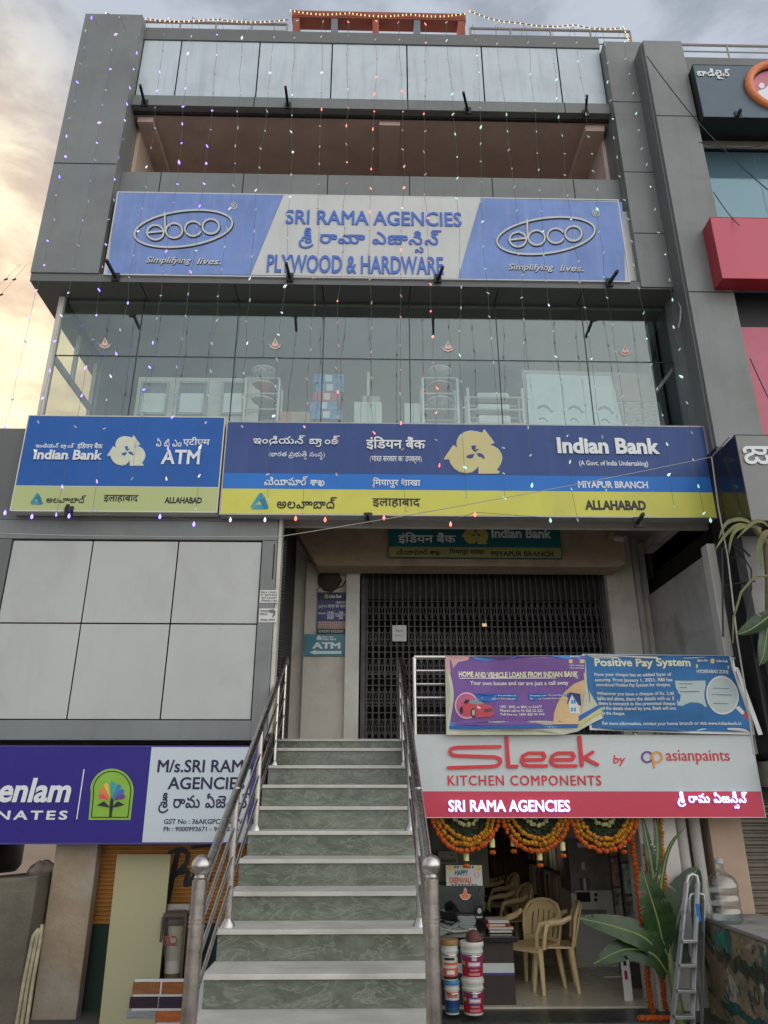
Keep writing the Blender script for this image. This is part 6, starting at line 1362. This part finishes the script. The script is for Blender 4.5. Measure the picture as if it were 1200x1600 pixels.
flat([z12(circ(1100, 515, 42, 42, 18)), z12([(1060, 585), (1140, 560), (1200, 500), (1260, 470), (1270, 520), (1210, 590), (1230, 800), (1105, 790), (1110, 745), (1020, 660), (1015, 630)])], Y - .020, .007).build('badge_figure', M_LET, S)
S = signbox('shop_sign', 'plain red box sign projecting over the grey pilaster', 4.18, 7.6, 5.77, 6.70, 7.08, .22, mat('red_face', (.5, .03, .06), .4), mat('red_edge', (.42, .03, .05), .4), frame=.008); MB().box(4.188, 7.592, 7.077, 7.083, 5.778, 6.692).build('face', mat('red_sheet', (.60, .10, .15), .45, var=.05, scale=1), S)
S = signbox('shop_sign', 'grey box sign with pale Telugu letter and glossy black side', 3.795, 7.0, 2.57, 3.53, 6.78, .46, M_BLACK, mat('gloss_black', (.012, .012, .014), .15), frame=.008); MB().box(3.80, 6.99, 6.777, 6.783, 2.578, 3.522).build('face', mat('warm_grey_face', (.24, .24, .235), .4, var=.06, scale=1), S)
text(S, 'lettering', 'జా', (1161, 698, 1217, 726), 6.777, M_LET, 'telugu', bold=.006, lift=.014)
for a, b, c, d, Y, lab in ((1153, 181, 1157, 172, 7.18, 'under the slate sign of the neighbouring building'),): bracket(a, b, c, d, Y, 'black floodlight arm ' + lab)
# ------------------------------------------------------------------ cables
def cable(pts, r, m, label, name='cable'): return tag(MB().tube(pts, r, 6).build(name, m, None, True), label, 'cable')
def sag(a, b, s, n=14): a, b = Vector(a), Vector(b); return [tuple(a.lerp(b, i / n) - Vector((0, 0, s * 4 * (i / n) * (1 - i / n)))) for i in range(n + 1)]
M_WCAB = mat('white_cable', (.45, .43, .39), .5); M_CAB = mat('black_cable', (.03, .03, .033), .5)
cable(sag((*[P3(-40, 832, 7.1)][0],), P3(440, 838, 7.2), .02) + sag(P3(440, 838, 7.2), P3(1112, 714, 7.2), .03)[1:], .0042, M_WCAB, 'white cable slung across the front below the bank signs')
cable([P3(1140, 682, 6.9), P3(1112, 714, 7.2), P3(1122, 790, 7.15), P3(1137, 870, 7.1), P3(1152, 1000, 7.1), P3(1168, 1100, 7.1), P3(1178, 1180, 7.1)], .008, M_WCAB, 'white cable dropping from the wide bank sign past the blue banner')
cable(sag(P3(1011, 88, 7.2), P3(1090, 190, 6.9), .04) + sag(P3(1090, 190, 6.9), P3(1210, 305, 6.6), .06)[1:], .007, M_CAB, 'black cable running down across the neighbouring pilaster and blue glass')
cable(sag(P3(1092, 222, 7.0), P3(1210, 222, 6.9), .10), .006, M_CAB, 'black cable looping below the slate sign'); cable(sag(P3(1115, 300, 7.25), P3(1155, 352, 7.0), .05), .006, M_CAB, 'short black cable hanging above the red box sign'); cable(sag(P3(1172, 560, 7.2), P3(1210, 640, 7.1), .03), .006, M_CAB, 'thin black cable crossing the pink panel')
cable(sag(P3(1130, 995, 7.15), P3(1128, 860, 7.15), .0) + sag(P3(1128, 860, 7.15), P3(1172, 870, 7.15), -.10)[1:], .010, M_CAB, 'thick black cable bent over the top of the grey column')
cable([P3(1166, 990, 7.2), P3(1168, 950, 7.18), P3(1174, 920, 7.15), P3(1174, 890, 7.15), P3(1160, 868, 7.15), P3(1142, 872, 7.15)], .008, M_CAB, 'black cable looping down the face of the grey column')
cable([P3(1130, 915, 7.2), P3(1150, 912, 7.18), P3(1180, 908, 7.18)], .008, M_CAB, 'black cable tied around the middle of the grey column'); cable([P3(1060, 472, 7.55), P3(1064, 480, 7.5), P3(1063, 500, 7.5), P3(1060, 512, 7.55)], .012, M_WCAB, 'grey cable bow beside the top of the white glazing post')
# ------------------------------------------------------------------ lower left: shutter, boards, wall, sacks
ZB = .45
M_ORS = mat('orange_shutter_paint', (.55, .25, .055), .6, var=.25, scale=2, dirt=.6, dcol=(.20, .10, .03), sy=1)
X0, X1 = -2.75, -1.02
OS = thing('rolling_shutter', 'orange painted rolling shutter with black brush lettering', 'shutter', (X0, 7.85, -1.8)); g = MB(); prof = []; z = -1.1
while z < .42: prof += [(7.86, z), (7.845, z + .008), (7.845, z + .024), (7.86, z + .032)]; z += .036
for y, z in prof: g.v += [(X0, y, z), (X1, y, z)]
g.f = [(2 * i, 2 * i + 1, 2 * i + 3, 2 * i + 2) for i in range(len(prof) - 1)]; g.build('slats', M_ORS, OS, True)
g = MB(); prof = [(7.862, -1.9), (7.862, -1.1)]; g.box(X0, X1, 7.85, 7.862, -1.9, -1.10).build('bottom_sheet', mat('dark_green_sheet', (.012, .035, .025), .6), OS)
P_ = lambda c: [(270 + x, 1330 + y) for x, y in c]
shape(OS, 'brush_lettering', stroke(P_([(-4, 2), (14, -4), (24, 4), (22, 18), (8, 34), (-4, 44)]), 7) + stroke(P_([(8, 0), (2, 30), (-8, 78)]), 8) + stroke(P_([(14, 34), (20, 28), (24, 34), (20, 52), (28, 50), (38, 30), (36, 48), (46, 46), (58, 28), (56, 44)]), 8) + stroke(P_([(30, -6), (70, -10)]), 5), 7.842, M_LETB, .004, .002)
BDp = [P3(148, 1665, 6.95), P3(236, 1665, 6.95), P3(267, 1335, 7.6), P3(183, 1335, 7.6)]
BD = thing('plywood_board', 'tall pale olive laminate board leaning against the orange shutter', 'board', BDp[0]); g = MB(); nrm = (Vector(BDp[1]) - Vector(BDp[0])).cross(Vector(BDp[3]) - Vector(BDp[0])).normalized() * -.018
g.add(BDp + [tuple(Vector(p) + nrm * (-1 if nrm.y < 0 else 1)) for p in BDp], [(0, 1, 2, 3), (7, 6, 5, 4), (0, 4, 5, 1), (1, 5, 6, 2), (2, 6, 7, 3), (3, 7, 4, 0)]); g.build('sheet', mat('pale_olive_board', (.36, .33, .18), .5, var=.06, scale=1.5, sy=.2), BD)
# plastic wrapped roll in its case
RC = thing('roll_case', 'narrow dark glass case beside the leaning board', 'case', P3(270, 1530, 7.4)); xa, xb, za, zb = rect(252, 1432, 290, 1532, 7.35)
for a in (xa - .01, xb - .02): MB().box(a, a + .02, 7.3, 7.5, -1.79, zb).build('post', mat('case_brown', (.10, .07, .05), .6), RC)
MB().box(xa, xb, 7.3, 7.5, zb, zb + .03).build('top', mat('case_brown', (.10, .07, .05), .6), RC); MB().box(xa + .012, xb - .022, 7.302, 7.306, -1.3, zb - .002).build('glass_front', glass('case_glass', (.9, .9, .86), .08), RC); MB().box(xa + .012, xb - .022, 7.48, 7.49, -1.79, zb - .002).build('back', mat('case_dark', (.06, .05, .04), .7), RC)
RO = thing('wrapped_roll', 'white wrapped roll with red print standing in the narrow glass case', 'roll', ((xa + xb) / 2, 7.4, -1.7)); zc_ = at(270, 1445, 7.4)[1]
MB().lathe([(.075, -1.79), (.078, -1.6), (.074, -1.2), (.072, zc_)], (xa + xb) / 2, 7.4, 18).build('wrap', mat('roll_white', (.60, .56, .50), .5, var=.15, scale=6, dirt=.5), RO, True)
MB().lathe([(.0775, -1.52), (.0765, -1.40)], (xa + xb) / 2, 7.4, 18).build('brown_band', mat('roll_brown', (.20, .14, .08), .6), RO, True)
shape(RO, 'printed_mark', stroke([(259, 1463), (261, 1473)], 2.4) + stroke([(263, 1462), (265, 1474)], 2.4) + stroke([(268, 1464), (274, 1463), (277, 1470), (272, 1475), (267, 1474)], 2.2) + stroke([(257, 1476), (278, 1477)], 1.6), 7.322, mat('print_red', (.50, .03, .07), .5), .004, .002)
MB().tube([((xa + xb) / 2 + .07 * math.cos(k), 7.4 + .07 * math.sin(k), zc_ + .03) for k in (0, 1, 2, 3, 4, 5, 6.28)], .028, 8).build('plastic_twist', mat('twist_brown', (.10, .07, .06), .35), RO, True)
SBx = board('paper_notice', 'small grey label with purple lettering above the glass case', (262, 1413, 296, 1424), 7.5, mat('label_grey', (.40, .39, .36), .7), 'notice'); text(SBx, 'lettering', 'TOUCH', (271, 1420, 291, 1423.5), 7.5, mat('purple_print', (.2, .05, .2), .6), bold=.02, lift=.003)
# colour sample board at the foot
TB = thing('sample_board', 'white gridded board of laminate colour samples at the foot of the stairs', 'board', P3(250, 1600, 7.05)); Yt = 7.08
x0, x1, z0, z1 = rect(205, 1530, 300, 1640, Yt); MB().box(x0, x1 + .15, Yt, Yt + .02, z0, z1).build('board', M_WHITE, TB)
for i, (py0, py1) in enumerate(((1534, 1553), (1557, 1575), (1579, 1597), (1601, 1622))):
    for k, (pa, pb_) in enumerate(((207.5, 250), (253, 300))):
        c = (((.30, .11, .03), (.32, .10, .02)), ((.035, .01, .03), (.03, .01, .035)), ((.30, .31, .32), (.55, .14, .03)), ((.28, .2, .1), (.1, .1, .12)))[i][k]
        sk_ = 6 * i; x0, x1, z0, z1 = rect(pa - sk_ * .8, py0, pb_ - sk_ * .5, py1, Yt); MB().box(x0, x1, Yt - .006, Yt - .001, z0, z1).build('sample', mat('sample_%d_%d' % (i, k), c, .4, var=.3, scale=12, sy=4), TB)
# dark low wall, bamboo pipes, far wall, tank, sack heap on the far left
WL = thing('low_wall', 'stained dark concrete wall left of the plaster pillar', 'wall', (-3.6, 7.2, -1.8)); g = MB(); q = [P3(-60, 1392, 7.4), P3(30, 1372, 7.4), P3(78, 1366, 7.4)]
g.prism([(-4.6, -1.9), (-2.93, -1.9), (-2.93, q[2][2]), (q[1][0], q[1][2]), (-4.6, q[0][2] - .03)], 7.35, 8.2); g.build('masonry', mat('stained_concrete', (.17, .15, .115), .95, var=.25, scale=2.5, bump=.6, dirt=.9, dcol=(.045, .042, .035), fine=.35), WL, bevel=.02)
for pts, lab in (([(22, 1625), (38, 1530), (52, 1462), (60, 1452)], 'pale bamboo pole leaning on the dark wall, outer of three'), ([(30, 1625), (44, 1535), (58, 1462), (64, 1452)], 'pale bamboo pole leaning on the dark wall, middle of three'), ([(38, 1625), (52, 1530), (63, 1470), (66, 1445)], 'pale bamboo pole leaning on the dark wall, beside the pillar')):
    tag(MB().tube([P3(a, b, 7.1 + .06 * i) for i, (a, b) in enumerate(pts)], .016, 8).build('bamboo_pole', mat('bamboo', (.36, .31, .20), .7, var=.3, scale=14), None, True), lab, 'pole')
FW = thing('boundary_wall', 'pale pink sunlit wall far behind the plaster pillar', 'wall', (-8, 20, -1.8)); MB().box(-14, -5, 20, 20.3, -1.9, 2.0).build('wall', mat('pale_pink_plaster', (.62, .48, .38), .9, var=.12, scale=.8, sy=4), FW)
TK = thing('water_tank', 'black round water tank edge under the purple sign at the far left', 'tank', P3(5, 1365, 8.5)); xk, zk_ = at(-58, 1366, 8.6); MB().lathe([(.36, zk_), (.40, zk_ + .06), (.40, zk_ + .36), (.37, zk_ + .42), (.40, zk_ + .48), (.40, zk_ + .9)], xk + .03, 8.9, 28).build('shell', mat('tank_black', (.012, .011, .014), .45), TK, True)
HP = thing('sack_heap', 'bundle of grey and brown sacking lying on the dark wall', 'sack', P3(62, 1362, 7.9)); g = MB(); xh, zh = at(66, 1367, 7.8); g.lathe([(.12, zh - .02), (.13, zh + .03), (.09, zh + .08), (.045, zh + .115), (.01, zh + .12)], xh, 7.8, 14); g.v = [(a + R.uniform(-.025, .025), b + R.uniform(-.02, .02), c + R.uniform(-.015, .015)) for a, b, c in g.v]; g.build('sacking', mat('sacking', (.26, .21, .17), .9, var=.5, scale=8, bump=.6), HP, True)
